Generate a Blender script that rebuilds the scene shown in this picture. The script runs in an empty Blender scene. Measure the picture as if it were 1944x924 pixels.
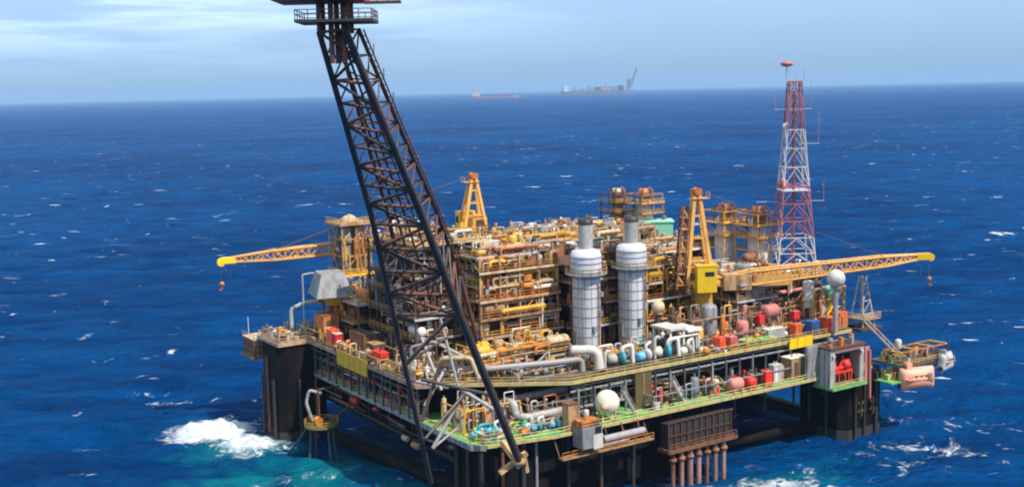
import bpy, math, random
import numpy as np
from mathutils import Vector, Matrix

random.seed(7)
S = bpy.context.scene
COL = S.collection
rad = math.radians

# ------------------------------------------------------------------ camera
CAM_H = 80.0
F = 2170.0 / 1944.0
PITCH = math.atan(290.5 / 2170.0)
ROLL = rad(1.27)
cam = bpy.data.cameras.new('camera')
cam.sensor_width = 36.0
cam.lens = 36.0 * F
cam.clip_start = 1.0
cam.clip_end = 90000.0
camo = bpy.data.objects.new('camera', cam)
COL.objects.link(camo)
cp, sp = math.cos(PITCH), math.sin(PITCH)
fw = Vector((0, cp, -sp)); r0 = Vector((1, 0, 0)); u0_ = Vector((0, sp, cp))
rt = r0 * math.cos(ROLL) - u0_ * math.sin(ROLL)
up = u0_ * math.cos(ROLL) + r0 * math.sin(ROLL)
m = Matrix.Identity(4)
for i in range(3):
    m[i][0] = rt[i]; m[i][1] = up[i]; m[i][2] = -fw[i]
m[2][3] = CAM_H
camo.matrix_world = m
S.camera = camo
S.render.resolution_x = 1024
S.render.resolution_y = 486

# ------------------------------------------------------------------ light
SUN_EL = rad(53)
sx, sy = math.sin(rad(50)), -math.cos(rad(50))       # horizontal direction towards the sun
sd = Vector((sx * math.cos(SUN_EL), sy * math.cos(SUN_EL), math.sin(SUN_EL)))
sun = bpy.data.lights.new('sun', 'SUN')
sun.energy = 5.0
sun.angle = rad(0.5)
sun.color = (1.0, 0.95, 0.86)
suno = bpy.data.objects.new('sun', sun)
suno.rotation_euler = (-sd).to_track_quat('-Z', 'Y').to_euler()
COL.objects.link(suno)

W = bpy.data.worlds.new('World')
S.world = W
W.use_nodes = True
nt = W.node_tree
nt.nodes.clear()
N = nt.nodes.new
L = nt.links.new
sky = N('ShaderNodeTexSky')
sky.sky_type = 'NISHITA'
sky.sun_disc = False
sky.sun_elevation = SUN_EL
sky.sun_rotation = math.atan2(sx, sy)
sky.altitude = 0
sky.air_density = 1.0
sky.dust_density = 0.3
sky.ozone_density = 4.0
# thin procedural high cloud over the sky
tc = N('ShaderNodeTexCoord')
mp = N('ShaderNodeMapping'); mp.inputs['Scale'].default_value = (3.2, 3.2, 34)
mp.inputs['Rotation'].default_value = (0, rad(3), 0)
nz = N('ShaderNodeTexNoise'); nz.inputs['Scale'].default_value = 1.3; nz.inputs['Detail'].default_value = 6; nz.inputs['Roughness'].default_value = 0.55
cr = N('ShaderNodeMapRange'); cr.interpolation_type = 'SMOOTHSTEP'
cr.inputs['From Min'].default_value = 0.38; cr.inputs['From Max'].default_value = 0.60
sepw = N('ShaderNodeSeparateXYZ')
hi = N('ShaderNodeMapRange'); hi.inputs['From Min'].default_value = 0.015; hi.inputs['From Max'].default_value = 0.07
lft = N('ShaderNodeMapRange'); lft.inputs['From Min'].default_value = 0.1; lft.inputs['From Max'].default_value = -0.3
lft.inputs['To Min'].default_value = 0.04; lft.inputs['To Max'].default_value = 1.0
mul = N('ShaderNodeMath'); mul.operation = 'MULTIPLY'
mul2 = N('ShaderNodeMath'); mul2.operation = 'MULTIPLY'
mul3 = N('ShaderNodeMath'); mul3.operation = 'MULTIPLY'; mul3.inputs[1].default_value = 0.85
tint = N('ShaderNodeMix'); tint.data_type = 'RGBA'; tint.blend_type = 'MULTIPLY'; tint.inputs['Factor'].default_value = 1.0
tint.inputs['B'].default_value = (0.64, 0.85, 1.42, 1)
mixc = N('ShaderNodeMix'); mixc.data_type = 'RGBA'
mixc.inputs['B'].default_value = (8.9, 12.2, 15.0, 1)
bg = N('ShaderNodeBackground'); bg.inputs['Strength'].default_value = 0.07
wo = N('ShaderNodeOutputWorld')
L(tc.outputs['Generated'], mp.inputs['Vector']); L(mp.outputs['Vector'], nz.inputs['Vector'])
L(tc.outputs['Generated'], sepw.inputs['Vector']); L(sepw.outputs['Z'], hi.inputs['Value']); L(sepw.outputs['X'], lft.inputs['Value'])
L(nz.outputs['Fac'], cr.inputs['Value']); L(cr.outputs['Result'], mul.inputs[0]); L(hi.outputs['Result'], mul.inputs[1])
L(mul.outputs[0], mul2.inputs[0]); L(lft.outputs['Result'], mul2.inputs[1]); 
veil = N('ShaderNodeMapRange'); veil.inputs['From Min'].default_value = -0.01; veil.inputs['From Max'].default_value = 0.10; veil.inputs['To Max'].default_value = 0.62
addv = N('ShaderNodeMath'); addv.operation = 'ADD'; addv.use_clamp = True
L(sepw.outputs['Z'], veil.inputs['Value']); L(mul2.outputs[0], mul3.inputs[0]); L(veil.outputs['Result'], addv.inputs[0]); L(mul3.outputs[0], addv.inputs[1])
L(sky.outputs['Color'], tint.inputs['A'])
L(tint.outputs['Result'], mixc.inputs['A'])
L(addv.outputs[0], mixc.inputs['Factor']); L(mixc.outputs['Result'], bg.inputs['Color']); L(bg.outputs['Background'], wo.inputs['Surface'])

S.view_settings.view_transform = 'Standard'
S.view_settings.look = 'None'
S.view_settings.exposure = 0.25
S.view_settings.gamma = 1.0
S.view_settings.use_curve_mapping = False
S.render.engine = 'CYCLES'
S.cycles.volume_bounces = 1
S.cycles.max_bounces = 6
S.cycles.filter_width = 2.0

# ------------------------------------------------------------------ materials
MATS = {}
def mat(name, col, rough=0.6, metal=0.0, dirt=0.46, dcol=(0.12, 0.055, 0.025), scale=0.9, var=0.25, spec=0.4):
    if name in MATS: return MATS[name]
    mt = bpy.data.materials.new(name); mt.use_nodes = True
    t = mt.node_tree; n = t.nodes; l = t.links
    b = n['Principled BSDF']
    b.inputs['Roughness'].default_value = rough
    b.inputs['Metallic'].default_value = metal
    b.inputs['Specular IOR Level'].default_value = spec
    g = n.new('ShaderNodeNewGeometry')
    mpn = n.new('ShaderNodeMapping'); mpn.inputs['Scale'].default_value = (1, 1, 0.35)
    l.new(g.outputs['Position'], mpn.inputs['Vector'])
    a = n.new('ShaderNodeTexNoise'); a.inputs['Scale'].default_value = scale; a.inputs['Detail'].default_value = 5; a.inputs['Roughness'].default_value = 0.65
    l.new(mpn.outputs['Vector'], a.inputs['Vector'])
    r = n.new('ShaderNodeMapRange'); r.inputs['From Min'].default_value = 0.46; r.inputs['From Max'].default_value = 0.66
    r.inputs['To Max'].default_value = dirt * 2
    l.new(a.outputs['Fac'], r.inputs['Value'])
    oi = n.new('ShaderNodeObjectInfo')
    hv = n.new('ShaderNodeHueSaturation'); hv.inputs['Color'].default_value = (*col, 1)
    vr = n.new('ShaderNodeMapRange'); vr.inputs['To Min'].default_value = 1 - var; vr.inputs['To Max'].default_value = 1 + var
    l.new(oi.outputs['Random'], vr.inputs['Value']); l.new(vr.outputs['Result'], hv.inputs['Value'])
    mx = n.new('ShaderNodeMix'); mx.data_type = 'RGBA'; mx.clamp_factor = True
    mx.inputs['B'].default_value = (*dcol, 1)
    l.new(hv.outputs['Color'], mx.inputs['A']); l.new(r.outputs['Result'], mx.inputs['Factor'])
    l.new(mx.outputs['Result'], b.inputs['Base Color'])
    MATS[name] = mt
    return mt
RU = (0.10, 0.04, 0.018)
M = dict(
    hull=mat('black_hull_paint', (0.004, 0.004, 0.005), 0.75, dirt=0.45, dcol=(0.020, 0.010, 0.007), scale=0.35, spec=0.12),
    dark=mat('dark_steel', (0.030, 0.028, 0.028), 0.55, dirt=0.3, dcol=(0.07, 0.035, 0.02)),
    boom=mat('charcoal_boom_steel', (0.038, 0.032, 0.031), 0.4, dirt=0.35, dcol=(0.14, 0.06, 0.035), scale=0.5, spec=0.5),
    boomrust=mat('rusty_boom_steel', (0.17, 0.058, 0.024), 0.6, dirt=0.4, dcol=(0.05, 0.03, 0.03)),
    headred=mat('red_oxide_steel', (0.55, 0.13, 0.07), 0.6, dirt=0.35, dcol=(0.06, 0.02, 0.015)),
    tan=mat('tan_painted_steel', (0.44, 0.26, 0.12), 0.6, dcol=(0.2, 0.09, 0.04)),
    cream=mat('cream_painted_steel', (0.50, 0.37, 0.22), 0.6, dcol=(0.28, 0.16, 0.08)),
    pinkt=mat('faded_pinkish_edge_paint', (0.40, 0.26, 0.18), 0.6, dcol=(0.16, 0.08, 0.05)),
    yellow=mat('yellow_painted_steel', (0.62, 0.33, 0.03), 0.5, dirt=0.25, dcol=(0.25, 0.11, 0.03)),
    ylight=mat('pale_yellow_edge_paint', (0.60, 0.46, 0.18), 0.6, dirt=0.35, dcol=(0.25, 0.16, 0.05)),
    craney=mat('crane_yellow_paint', (0.66, 0.33, 0.075), 0.5, dirt=0.25, dcol=(0.38, 0.17, 0.04)),
    vivid=mat('vivid_yellow_paint', (0.85, 0.52, 0.01), 0.45, dirt=0.12, dcol=(0.4, 0.2, 0.02)),
    signy=mat('weathered_yellow_board', (0.58, 0.33, 0.02), 0.6, dirt=0.3, dcol=(0.3, 0.16, 0.02), scale=1.6),
    orange=mat('orange_painted_steel', (0.55, 0.17, 0.03), 0.55, dcol=RU),
    rust=mat('rust_brown_steel', (0.24, 0.095, 0.045), 0.7, dcol=(0.07, 0.03, 0.02)),
    brown=mat('brown_cladding', (0.11, 0.05, 0.028), 0.7, dcol=(0.05, 0.03, 0.02)),
    grey=mat('grey_painted_steel', (0.24, 0.24, 0.245), 0.5, dcol=(0.14, 0.10, 0.07)),
    lgrey=mat('light_grey_steel', (0.37, 0.355, 0.34), 0.45, dcol=(0.30, 0.24, 0.18)),
    clad=mat('aluminium_cladding', (0.57, 0.56, 0.58), 0.45, metal=0.0, dirt=0.3, dcol=(0.45, 0.43, 0.42), var=0.03),
    seam=mat('seam_band_grey', (0.20, 0.20, 0.22), 0.5, dirt=0.1),
    white=mat('white_paint', (0.64, 0.60, 0.54), 0.5, dirt=0.25, dcol=(0.40, 0.30, 0.2)),
    green=mat('green_deck_paint', (0.09, 0.38, 0.11), 0.65, dirt=0.5, dcol=(0.42, 0.42, 0.10), scale=0.45),
    upgreen=mat('worn_upper_deck_paint', (0.06, 0.045, 0.025), 0.7, dirt=0.5, dcol=(0.22, 0.12, 0.06), scale=0.3),
    mint=mat('mint_green_panel', (0.25, 0.62, 0.40), 0.6, dirt=0.2, dcol=(0.3, 0.4, 0.3)),
    red=mat('red_paint', (0.70, 0.035, 0.025), 0.5, dirt=0.15, dcol=(0.3, 0.03, 0.02)),
    ored=mat('orange_red_paint', (0.85, 0.11, 0.03), 0.5, dirt=0.15, dcol=(0.4, 0.06, 0.02)),
    pink=mat('sun_bleached_red_paint', (0.50, 0.17, 0.14), 0.6, dirt=0.2, dcol=(0.4, 0.12, 0.1)),
    boat=mat('faded_orange_hull', (0.80, 0.36, 0.25), 0.5, dirt=0.3, dcol=(0.75, 0.3, 0.15), var=0.05),
    teal=mat('teal_machine_paint', (0.02, 0.24, 0.30), 0.45, dirt=0.15),
    blue=mat('blue_paint', (0.03, 0.12, 0.38), 0.45, dirt=0.15),
    lblue=mat('light_blue_paint', (0.12, 0.42, 0.62), 0.45, dirt=0.15),
    beige=mat('beige_tank_paint', (0.72, 0.62, 0.48), 0.45, dirt=0.2, dcol=(0.45, 0.3, 0.2), var=0.05),
    mastw=mat('mast_white_paint', (0.52, 0.46, 0.45), 0.5, dirt=0.2, dcol=(0.4, 0.25, 0.2)),
    mastr=mat('mast_red_paint', (0.38, 0.10, 0.11), 0.5, dirt=0.2),
    glass=mat('dark_window_glass', (0.02, 0.025, 0.03), 0.15, dirt=0.0, var=0.1),
    shiphull=mat('ship_hazed_hull', (0.16, 0.18, 0.22), 0.6, dirt=0.2),  # paled so the colour carries part of the distance haze
    shipred=mat('ship_red_hull', (0.30, 0.15, 0.15), 0.6, dirt=0.1),
    riser=mat('pale_riser_coating', (0.34, 0.19, 0.14), 0.5, dirt=0.4, dcol=(0.3, 0.08, 0.05)),
    dgrey=mat('dull_blue_grey_steel', (0.09, 0.095, 0.10), 0.5, dcol=(0.05, 0.03, 0.02)),
    olive=mat('dull_olive_panel', (0.11, 0.09, 0.025), 0.7),
    cable=mat('cable_steel', (0.10, 0.08, 0.07), 0.6, dirt=0.1),
)

# ------------------------------------------------------------------ mesh builder
class MB:
    def __init__(s, off=(0, 0, 0)):
        s.v = []; s.f = []; s.s = []; s.o = Vector(off)
    def add(s, vs, fs, smooth=False):
        b = len(s.v)
        s.v += [tuple(Vector(v) - s.o) for v in vs]
        s.f += [tuple(i + b for i in f) for f in fs]
        s.s += [smooth] * len(fs)
        return s
    def box(s, x0, x1, y0, y1, z0, z1):
        vs = [(x, y, z) for z in (z0, z1) for y in (y0, y1) for x in (x0, x1)]
        return s.add(vs, [(0, 2, 3, 1), (4, 5, 7, 6), (0, 1, 5, 4), (2, 6, 7, 3), (0, 4, 6, 2), (1, 3, 7, 5)])
    def cbox(s, c, d):
        return s.box(c[0] - d[0] / 2, c[0] + d[0] / 2, c[1] - d[1] / 2, c[1] + d[1] / 2, c[2] - d[2] / 2, c[2] + d[2] / 2)
    def prism(s, poly, z0, z1):
        n = len(poly)
        vs = [(x, y, z0) for x, y in poly] + [(x, y, z1) for x, y in poly]
        a = sum(poly[i][0] * poly[(i + 1) % n][1] - poly[(i + 1) % n][0] * poly[i][1] for i in range(n))
        fs = [tuple(range(n - 1, -1, -1)), tuple(range(n, 2 * n))] + [(i, (i + 1) % n, n + (i + 1) % n, n + i) for i in range(n)]
        if a < 0: fs = [tuple(reversed(f)) for f in fs]
        return s.add(vs, fs)
    def frame(s, d):
        d = d.normalized()
        u = Vector((0, 0, 1)) if abs(d.z) < 0.95 else Vector((1, 0, 0))
        x = d.cross(u).normalized(); return x, x.cross(d).normalized()
    def beam(s, p, q, w, h=None):
        p, q = Vector(p), Vector(q); h = h or w
        x, y = s.frame(q - p)
        vs = [c + x * (a * w / 2) + y * (b * h / 2) for c in (p, q) for a, b in ((-1, -1), (1, -1), (1, 1), (-1, 1))]
        return s.add(vs, [(3, 2, 1, 0), (4, 5, 6, 7), (0, 1, 5, 4), (1, 2, 6, 5), (2, 3, 7, 6), (3, 0, 4, 7)])
    def tube(s, p, q, r, r2=None, n=8, caps=True):
        p, q = Vector(p), Vector(q); r2 = r if r2 is None else r2
        x, y = s.frame(q - p)
        vs = []
        for c, rr in ((p, r), (q, r2)):
            for i in range(n):
                a = 2 * math.pi * i / n
                vs.append(c + x * (rr * math.cos(a)) + y * (rr * math.sin(a)))
        s.add(vs, [(i, (i + 1) % n, n + (i + 1) % n, n + i) for i in range(n)], True)
        if caps: s.add(vs, [tuple(range(n - 1, -1, -1)), tuple(range(n, 2 * n))])
        return s
    def pipe(s, pts, r, n=8, bend=True):
        """smooth pipe through points with rounded corners"""
        P = [Vector(p) for p in pts]
        if bend and len(P) > 2:
            Q = [P[0]]
            for i in range(1, len(P) - 1):
                a, b, c = P[i - 1], P[i], P[i + 1]
                d = min((a - b).length, (c - b).length, r * 3.2) * 0.5 if r < 1 else min((a - b).length, (c - b).length) * 0.45
                p0 = b + (a - b).normalized() * d; p1 = b + (c - b).normalized() * d
                for t in (0, 0.33, 0.66, 1):
                    Q.append(p0 * (1 - t) ** 2 + b * 2 * t * (1 - t) + p1 * t * t)
            Q.append(P[-1]); P = Q
        vs = []; fs = []
        x = None
        for k, c in enumerate(P):
            d = (P[min(k + 1, len(P) - 1)] - P[max(k - 1, 0)]).normalized()
            if x is None: x, y = s.frame(d)
            x = (x - d * x.dot(d)).normalized(); y = x.cross(d)
            for i in range(n):
                a = 2 * math.pi * i / n
                vs.append(c + x * (r * math.cos(a)) + y * (r * math.sin(a)))
        for k in range(len(P) - 1):
            for i in range(n):
                j = (i + 1) % n
                fs.append((k * n + i, k * n + j, (k + 1) * n + j, (k + 1) * n + i))
        s.add(vs, fs, True)
        return s.add(vs, [tuple(range(n - 1, -1, -1)), tuple(range((len(P) - 1) * n, len(P) * n))])
    def lathe(s, c, prof, n=16, axis='z'):
        """prof = [(r, h)...] around axis through c"""
        vs = []
        for r, h in prof:
            for i in range(n):
                a = 2 * math.pi * i / n; q = (r * math.cos(a), r * math.sin(a))
                if axis == 'z': p = (q[0], q[1], h)
                elif axis == 'x': p = (h, q[0], q[1])
                else: p = (q[1], h, q[0])
                vs.append((c[0] + p[0], c[1] + p[1], c[2] + p[2]))
        fs = [(k * n + i, k * n + (i + 1) % n, (k + 1) * n + (i + 1) % n, (k + 1) * n + i) for k in range(len(prof) - 1) for i in range(n)]
        s.add(vs, fs, True)
        m_ = len(prof) - 1
        return s.add(vs, [tuple(range(n - 1, -1, -1)), tuple(range(m_ * n, (m_ + 1) * n))])
    def vessel(s, c, r, ln, axis='x', n=14):
        h = ln / 2; d = min(r * 0.5, h * .8)
        prof = [(r * 0.05, -h)] + [(r * math.sin(t), -h + d * (1 - math.cos(t))) for t in (0.5, 1.0, 1.57)]
        prof += [(a, -b) for a, b in reversed(prof)]
        return s.lathe(c, prof, n, axis)
    def sphere(s, c, r, n=16, k=9):
        return s.lathe(c, [(max(r * math.sin(math.pi * i / k), r * .02), -r * math.cos(math.pi * i / k)) for i in range(k + 1)], n)
    def rail(s, pts, h=1.15, r=0.05, gap=2.2, bars=2):
        for a, b in zip(pts[:-1], pts[1:]):
            a, b = Vector(a), Vector(b); ln = (b - a).length; k = max(1, round(ln / gap))
            for j in range(bars):
                z = Vector((0, 0, h * (j + 1) / bars))
                s.beam(a + z, b + z, r * 2)
            for i in range(k + 1):
                p = a.lerp(b, i / k); s.beam(p, p + Vector((0, 0, h)), r * 2)
        return s

def build(name, mb, material, parent=None, label=None):
    me = bpy.data.meshes.new(name)
    me.from_pydata(mb.v, [], mb.f)
    me.polygons.foreach_set('use_smooth', mb.s)
    me.materials.append(M[material] if isinstance(material, str) else material)
    me.update()
    o = bpy.data.objects.new(name, me); COL.objects.link(o)
    if parent is not None: o.parent = parent
    if label: o['label'] = label
    return o

# ------------------------------------------------------------------ platform frame: u along the right face, v along the left face
AU = rad(90 - 56.9)
O0 = Vector((-6.254, 200.205, 0))
EU = Vector((math.cos(AU), math.sin(AU), 0)); EV = Vector((-math.sin(AU), math.cos(AU), 0))
def Wd(u, v, z): return O0 + EU * u + EV * v + Vector((0, 0, z))
def Lc(x, y, z):
    d = Vector((x, y, z)) - O0; return (d.dot(EU), d.dot(EV), z)

def tagit(o, label, cat, group=None, kind=None):
    if label: o['label'] = label
    if cat: o['category'] = cat
    if group: o['group'] = group
    if kind: o['kind'] = kind
    return o
def thing(name, label, cat, u, v, z, rz=0, group=None):
    o = bpy.data.objects.new(name, None); COL.objects.link(o)
    o.location = Wd(u, v, z); o.rotation_euler = (0, 0, AU + rad(rz)); o.empty_display_size = 1
    o['base'] = (u, v, z)
    return tagit(o, label, cat, group)
def B(t): return MB(tuple(t['base']))
def L0(): return MB()
def dup(root, label, u, v, z, rz=0, scale=1.0):
    def cp_(o, par):
        c = o.copy(); COL.objects.link(c)
        if par: c.parent = par
        for ch in [k for k in KIDS.get(o.name, [])]: cp_(ch, c)
        return c
    r = cp_(root, None)
    r.location = Wd(u, v, z); r.rotation_euler = (0, 0, AU + rad(rz)); r.scale = (scale,) * 3
    r['label'] = label; r['base'] = (u, v, z)
    return r
KIDS = {}
def index_kids():
    KIDS.clear()
    for o in bpy.data.objects:
        if o.parent: KIDS.setdefault(o.parent.name, []).append(o)

# ------------------------------------------------------------------ the sea
def make_sea():
    rs = [0.0, 12, 30, 60, 100] + list(110 * np.exp(np.linspace(0, math.log(40000 / 110), 780)))
    rs = np.array(rs[1:])
    az = np.concatenate([np.linspace(-36, 36, 620), np.linspace(40, 320, 71)]) * math.pi / 180
    Rg, Ag = np.meshgrid(rs, az, indexing='ij')
    X = Rg * np.sin(Ag); Y = Rg * np.cos(Ag)
    Z = np.zeros_like(X)
    rng = np.random.RandomState(3)
    dr = np.gradient(rs)[:, None]
    wind = rad(80)
    for k in range(64):
        lam = 3.2 * (46.0 / 3.2) ** (k / 63.0)
        th = wind + rng.normal(0, 0.45)
        amp = 0.0085 * lam * (0.55 + 0.9 * rng.rand()) * (1.0 if lam < 14 else (14 / lam) ** 0.6)
        kk = 2 * math.pi / lam
        ph = kk * (X * math.cos(th) + Y * math.sin(th)) + rng.rand() * 6.28
        fade = np.clip((lam / (2.5 * dr)) - 0.5, 0, 1)
        Z += amp * fade * (np.sin(ph) + 0.1 * np.cos(2 * ph))
    def blob(cx, cy, a, b, rot=0.0, p=1.0):
        c, s_ = math.cos(rad(rot)), math.sin(rad(rot))
        dx, dy = X - cx, Y - cy
        x_ = dx * c + dy * s_; y_ = -dx * s_ + dy * c
        return np.exp(-((x_ / a) ** 2 + (y_ / b) ** 2) ** p)
    foam = np.zeros_like(X); turq = np.zeros_like(X)
    for cx, cy, a, b, rot, h in FOAM: foam = np.maximum(foam, h * blob(cx, cy, a, b, rot))
    for cx, cy, a, b, rot, h in TURQ: turq = np.maximum(turq, h * blob(cx, cy, a, b, rot))
    Z += 0.7 * np.clip(foam, 0, 1.3) ** 2 * (1 + 0.6 * np.sin(X * 1.3 + 2 * np.sin(Y * .5)) * np.cos(Y * 0.9 + X * .4))
    Z[-1, :] = 0
    nr, na = X.shape
    co = np.zeros((nr * na + 1, 3), dtype=np.float32)
    co[:-1, 0] = X.ravel(); co[:-1, 1] = Y.ravel(); co[:-1, 2] = Z.ravel()
    i = np.arange(nr - 1)[:, None] * na; j = np.arange(na)[None, :]; j2 = (j + 1) % na
    q = np.stack([i + j, i + j2, i + na + j2, i + na + j], -1).reshape(-1, 4)[:, ::-1]
    tri = np.stack([np.full(na, nr * na), np.arange(na), (np.arange(na) + 1) % na], -1)[:, ::-1]
    me = bpy.data.meshes.new('sea')
    nv = len(co); nq = len(q); ntr = len(tri)
    me.vertices.add(nv); me.vertices.foreach_set('co', co.ravel())
    loops = np.concatenate([q.ravel(), tri.ravel()]).astype(np.int32)
    me.loops.add(len(loops)); me.loops.foreach_set('vertex_index', loops)
    st = np.concatenate([np.arange(nq) * 4, nq * 4 + np.arange(ntr) * 3]).astype(np.int32)
    tot = np.concatenate([np.full(nq, 4), np.full(ntr, 3)]).astype(np.int32)
    me.polygons.add(nq + ntr); me.polygons.foreach_set('loop_start', st); me.polygons.foreach_set('loop_total', tot)
    me.polygons.foreach_set('use_smooth', np.ones(nq + ntr, dtype=bool))
    me.update(calc_edges=True); me.validate()
    for nm, arr in (('foam', foam), ('shallow', turq)):
        at = me.attributes.new(nm, 'FLOAT', 'POINT')
        at.data.foreach_set('value', np.append(arr.ravel(), 0).astype(np.float32))
    mt = bpy.data.materials.new('sea_water'); mt.use_nodes = True
    t = mt.node_tree; n = t.nodes; l = t.links
    b = n['Principled BSDF']
    def node(ty, **k):
        x = n.new(ty)
        for a, c in k.items(): x.inputs[a].default_value = c
        return x
    def math_(op, a, c=None):
        x = n.new('ShaderNodeMath'); x.operation = op
        for i_, s_ in enumerate((a, c)):
            if s_ is None: continue
            if isinstance(s_, (int, float)): x.inputs[i_].default_value = s_
            else: l.new(s_, x.inputs[i_])
        return x.outputs[0]
    def ramp(src, a, c, lo=0.0, hi_=1.0):
        x = n.new('ShaderNodeMapRange'); x.interpolation_type = 'SMOOTHSTEP'
        x.inputs['From Min'].default_value = a; x.inputs['From Max'].default_value = c
        x.inputs['To Min'].default_value = lo; x.inputs['To Max'].default_value = hi_
        l.new(src, x.inputs['Value']); return x.outputs['Result']
    g = n.new('ShaderNodeNewGeometry')
    def noise(scale, det, rough=0.6, sc=(1, 1, 1), rot=0.0, dist=0.0):
        mp_ = node('ShaderNodeMapping', Scale=sc, Rotation=(0, 0, rot)); l.new(g.outputs['Position'], mp_.inputs['Vector'])
        x = node('ShaderNodeTexNoise', Scale=scale, Detail=det, Roughness=rough, Distortion=dist)
        l.new(mp_.outputs['Vector'], x.inputs['Vector']); return x.outputs['Fac']
    patch = ramp(noise(0.010, 3), 0.38, 0.55)
    caps = ramp(noise(0.080, 5, 0.62, (0.62, 1.5, 1), rad(-8), 0.5), 0.643, 0.70)
    lace = ramp(noise(0.55, 4, 0.7), 0.36, 0.60)
    fa = n.new('ShaderNodeAttribute'); fa.attribute_name = 'foam'
    sa = n.new('ShaderNodeAttribute'); sa.attribute_name = 'shallow'
    fn = noise(0.13, 6, 0.68, dist=1.2)
    local = ramp(math_('ADD', fa.outputs['Fac'], math_('MULTIPLY', math_('SUBTRACT', fn, 0.5), 3.0)), 0.50, 0.78)
    caps2 = ramp(noise(0.21, 5, 0.6, (0.6, 1.4, 1), rad(6), 0.4), 0.66, 0.72)
    patch2 = ramp(noise(0.02, 3, 0.6, (1, 1, 1), 1.0), 0.50, 0.66)
    caps = math_('MAXIMUM', caps, math_('MULTIPLY', math_('MULTIPLY', caps2, patch2), 0.75))
    solid = ramp(fa.outputs['Fac'], 0.75, 1.3)
    lace2 = ramp(noise(0.33, 6, 0.72, dist=1.5), 0.44, 0.60)
    local = math_('MULTIPLY', local, math_('MAXIMUM', solid, math_('ADD', math_('MULTIPLY', lace2, 0.72), 0.12)))
    foamf = math_('MAXIMUM', math_('MULTIPLY', math_('MULTIPLY', patch, caps), math_('ADD', math_('MULTIPLY', lace, 0.75), 0.25)), local)
    sn = noise(0.07, 5, 0.6, dist=0.8)
    sh = ramp(math_('MULTIPLY', sa.outputs['Fac'], math_('ADD', math_('MULTIPLY', math_('SUBTRACT', sn, 0.5), 3.4), 1.0)), 0.22, 1.05)
    big = noise(0.0035, 4)
    deep = n.new('ShaderNodeMix'); deep.data_type = 'RGBA'
    deep.inputs['A'].default_value = (0.0, 0.029, 0.116, 1); deep.inputs['B'].default_value = (0.0, 0.062, 0.215, 1)
    l.new(ramp(math_('ADD', math_('MULTIPLY', big, 0.45), math_('MULTIPLY', noise(0.05, 6, 0.72, (0.5, 1.6, 1), rad(-6)), 0.55)), 0.40, 0.60), deep.inputs['Factor'])
    m1 = n.new('ShaderNodeMix'); m1.data_type = 'RGBA'; m1.inputs['B'].default_value = (0.002, 0.15, 0.20, 1)
    l.new(deep.outputs['Result'], m1.inputs['A']); l.new(sh, m1.inputs['Factor'])
    m2 = n.new('ShaderNodeMix'); m2.data_type = 'RGBA'; m2.inputs['B'].default_value = (0.86, 0.88, 0.88, 1)
    l.new(m1.outputs['Result'], m2.inputs['A']); l.new(foamf, m2.inputs['Factor'])
    l.new(m2.outputs['Result'], b.inputs['Base Color'])
    l.new(ramp(foamf, 0, 1, 0.22, 0.8), b.inputs['Roughness'])
    b.inputs['IOR'].default_value = 1.33
    b.inputs['Specular IOR Level'].default_value = 0.2
    hgt = math_('ADD', math_('MULTIPLY', noise(0.10, 4, 0.6, (0.7, 1.4, 1), rad(-15)), 2.2), math_('MULTIPLY', noise(0.6, 5, 0.65, (0.7, 1.3, 1), rad(10)), 0.75))
    bp = n.new('ShaderNodeBump'); bp.inputs['Strength'].default_value = 1.0; bp.inputs['Distance'].default_value = 3.2
    l.new(hgt, bp.inputs['Height']); l.new(bp.outputs['Normal'], b.inputs['Normal'])
    df = n.new('ShaderNodeBsdfDiffuse'); l.new(m2.outputs['Result'], df.inputs['Color']); l.new(bp.outputs['Normal'], df.inputs['Normal'])
    ms = n.new('ShaderNodeMixShader'); ms.inputs['Fac'].default_value = 0.13
    l.new(df.outputs[0], ms.inputs[1]); l.new(b.outputs[0], ms.inputs[2]); l.new(ms.outputs[0], n['Material Output'].inputs['Surface'])
    me.materials.append(mt)
    o = bpy.data.objects.new('sea', me); COL.objects.link(o)
    tagit(o, 'deep blue open sea with small whitecaps and foam round the platform', None, None, 'structure')
FOAM = [(-73, 266, 10.5, 10, -35, 2.0), (-61.5, 256, 9, 6.5, -30, 1.7), (-92, 300, 11, 2.6, 0, .72), (-102, 308, 7, 2.5, 0, .62), (-66, 300, 6, 5, 0, .7),
        (-58, 285, 6, 5, 0, .5), (51, 219, 11, 6, 0, 1.2), (66, 232, 10, 4, 0, .55),
        (86, 240, 22, 12, 20, .46), (104, 262, 22, 10, 0, .42), (98, 232, 6, 2.5, 0, .6), (86, 268, 6, 3, 0, .5), (97, 285, 5, 6, 0, .5), (-45, 232, 22, 8, 0, .38)]
TURQ = [(-45, 236, 34, 16, 15, 1.0), (-62, 252, 20, 14, 0, .75), (-20, 222, 30, 10, 0, .8), (55, 224, 18, 10, 10, .75), (70, 234, 20, 8, 0, .45), (-78, 268, 24, 18, 0, .4)]
for u_, v_, a_, h_ in ((-3.5, 78.5, 9.5, .62), (99.5, 3.5, 10.5, .6), (7.5, 7.5, 9.5, .6), (48, 6, 12, .5)):
    q_ = Wd(u_, v_, 0); FOAM.append((q_.x, q_.y, a_, a_, 0, h_))
make_sea()

# ------------------------------------------------------------------ oil platform (hull and decks)
P = thing('oil_platform', 'huge oil platform with black columns and two decks standing in the sea', 'oil platform', 0, 0, 0)
ZL, ZU = 16.0, 24.0
upper = [(-2.4, 20), (22.5, 3.2), (101, 2.0), (105, 4), (105, 80), (-2.4, 80)]
lower = [(-0.9, 2.5), (1.2, 0.6), (15, -1.9), (103, -2.4), (105, 0), (105, 80), (-0.9, 80)]
build('upper_deck', B(P).prism(upper, ZU - 0.5, ZU), 'upgreen', P)
build('lower_deck', B(P).prism(lower, ZL - 0.6, ZL), 'green', P)
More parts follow.
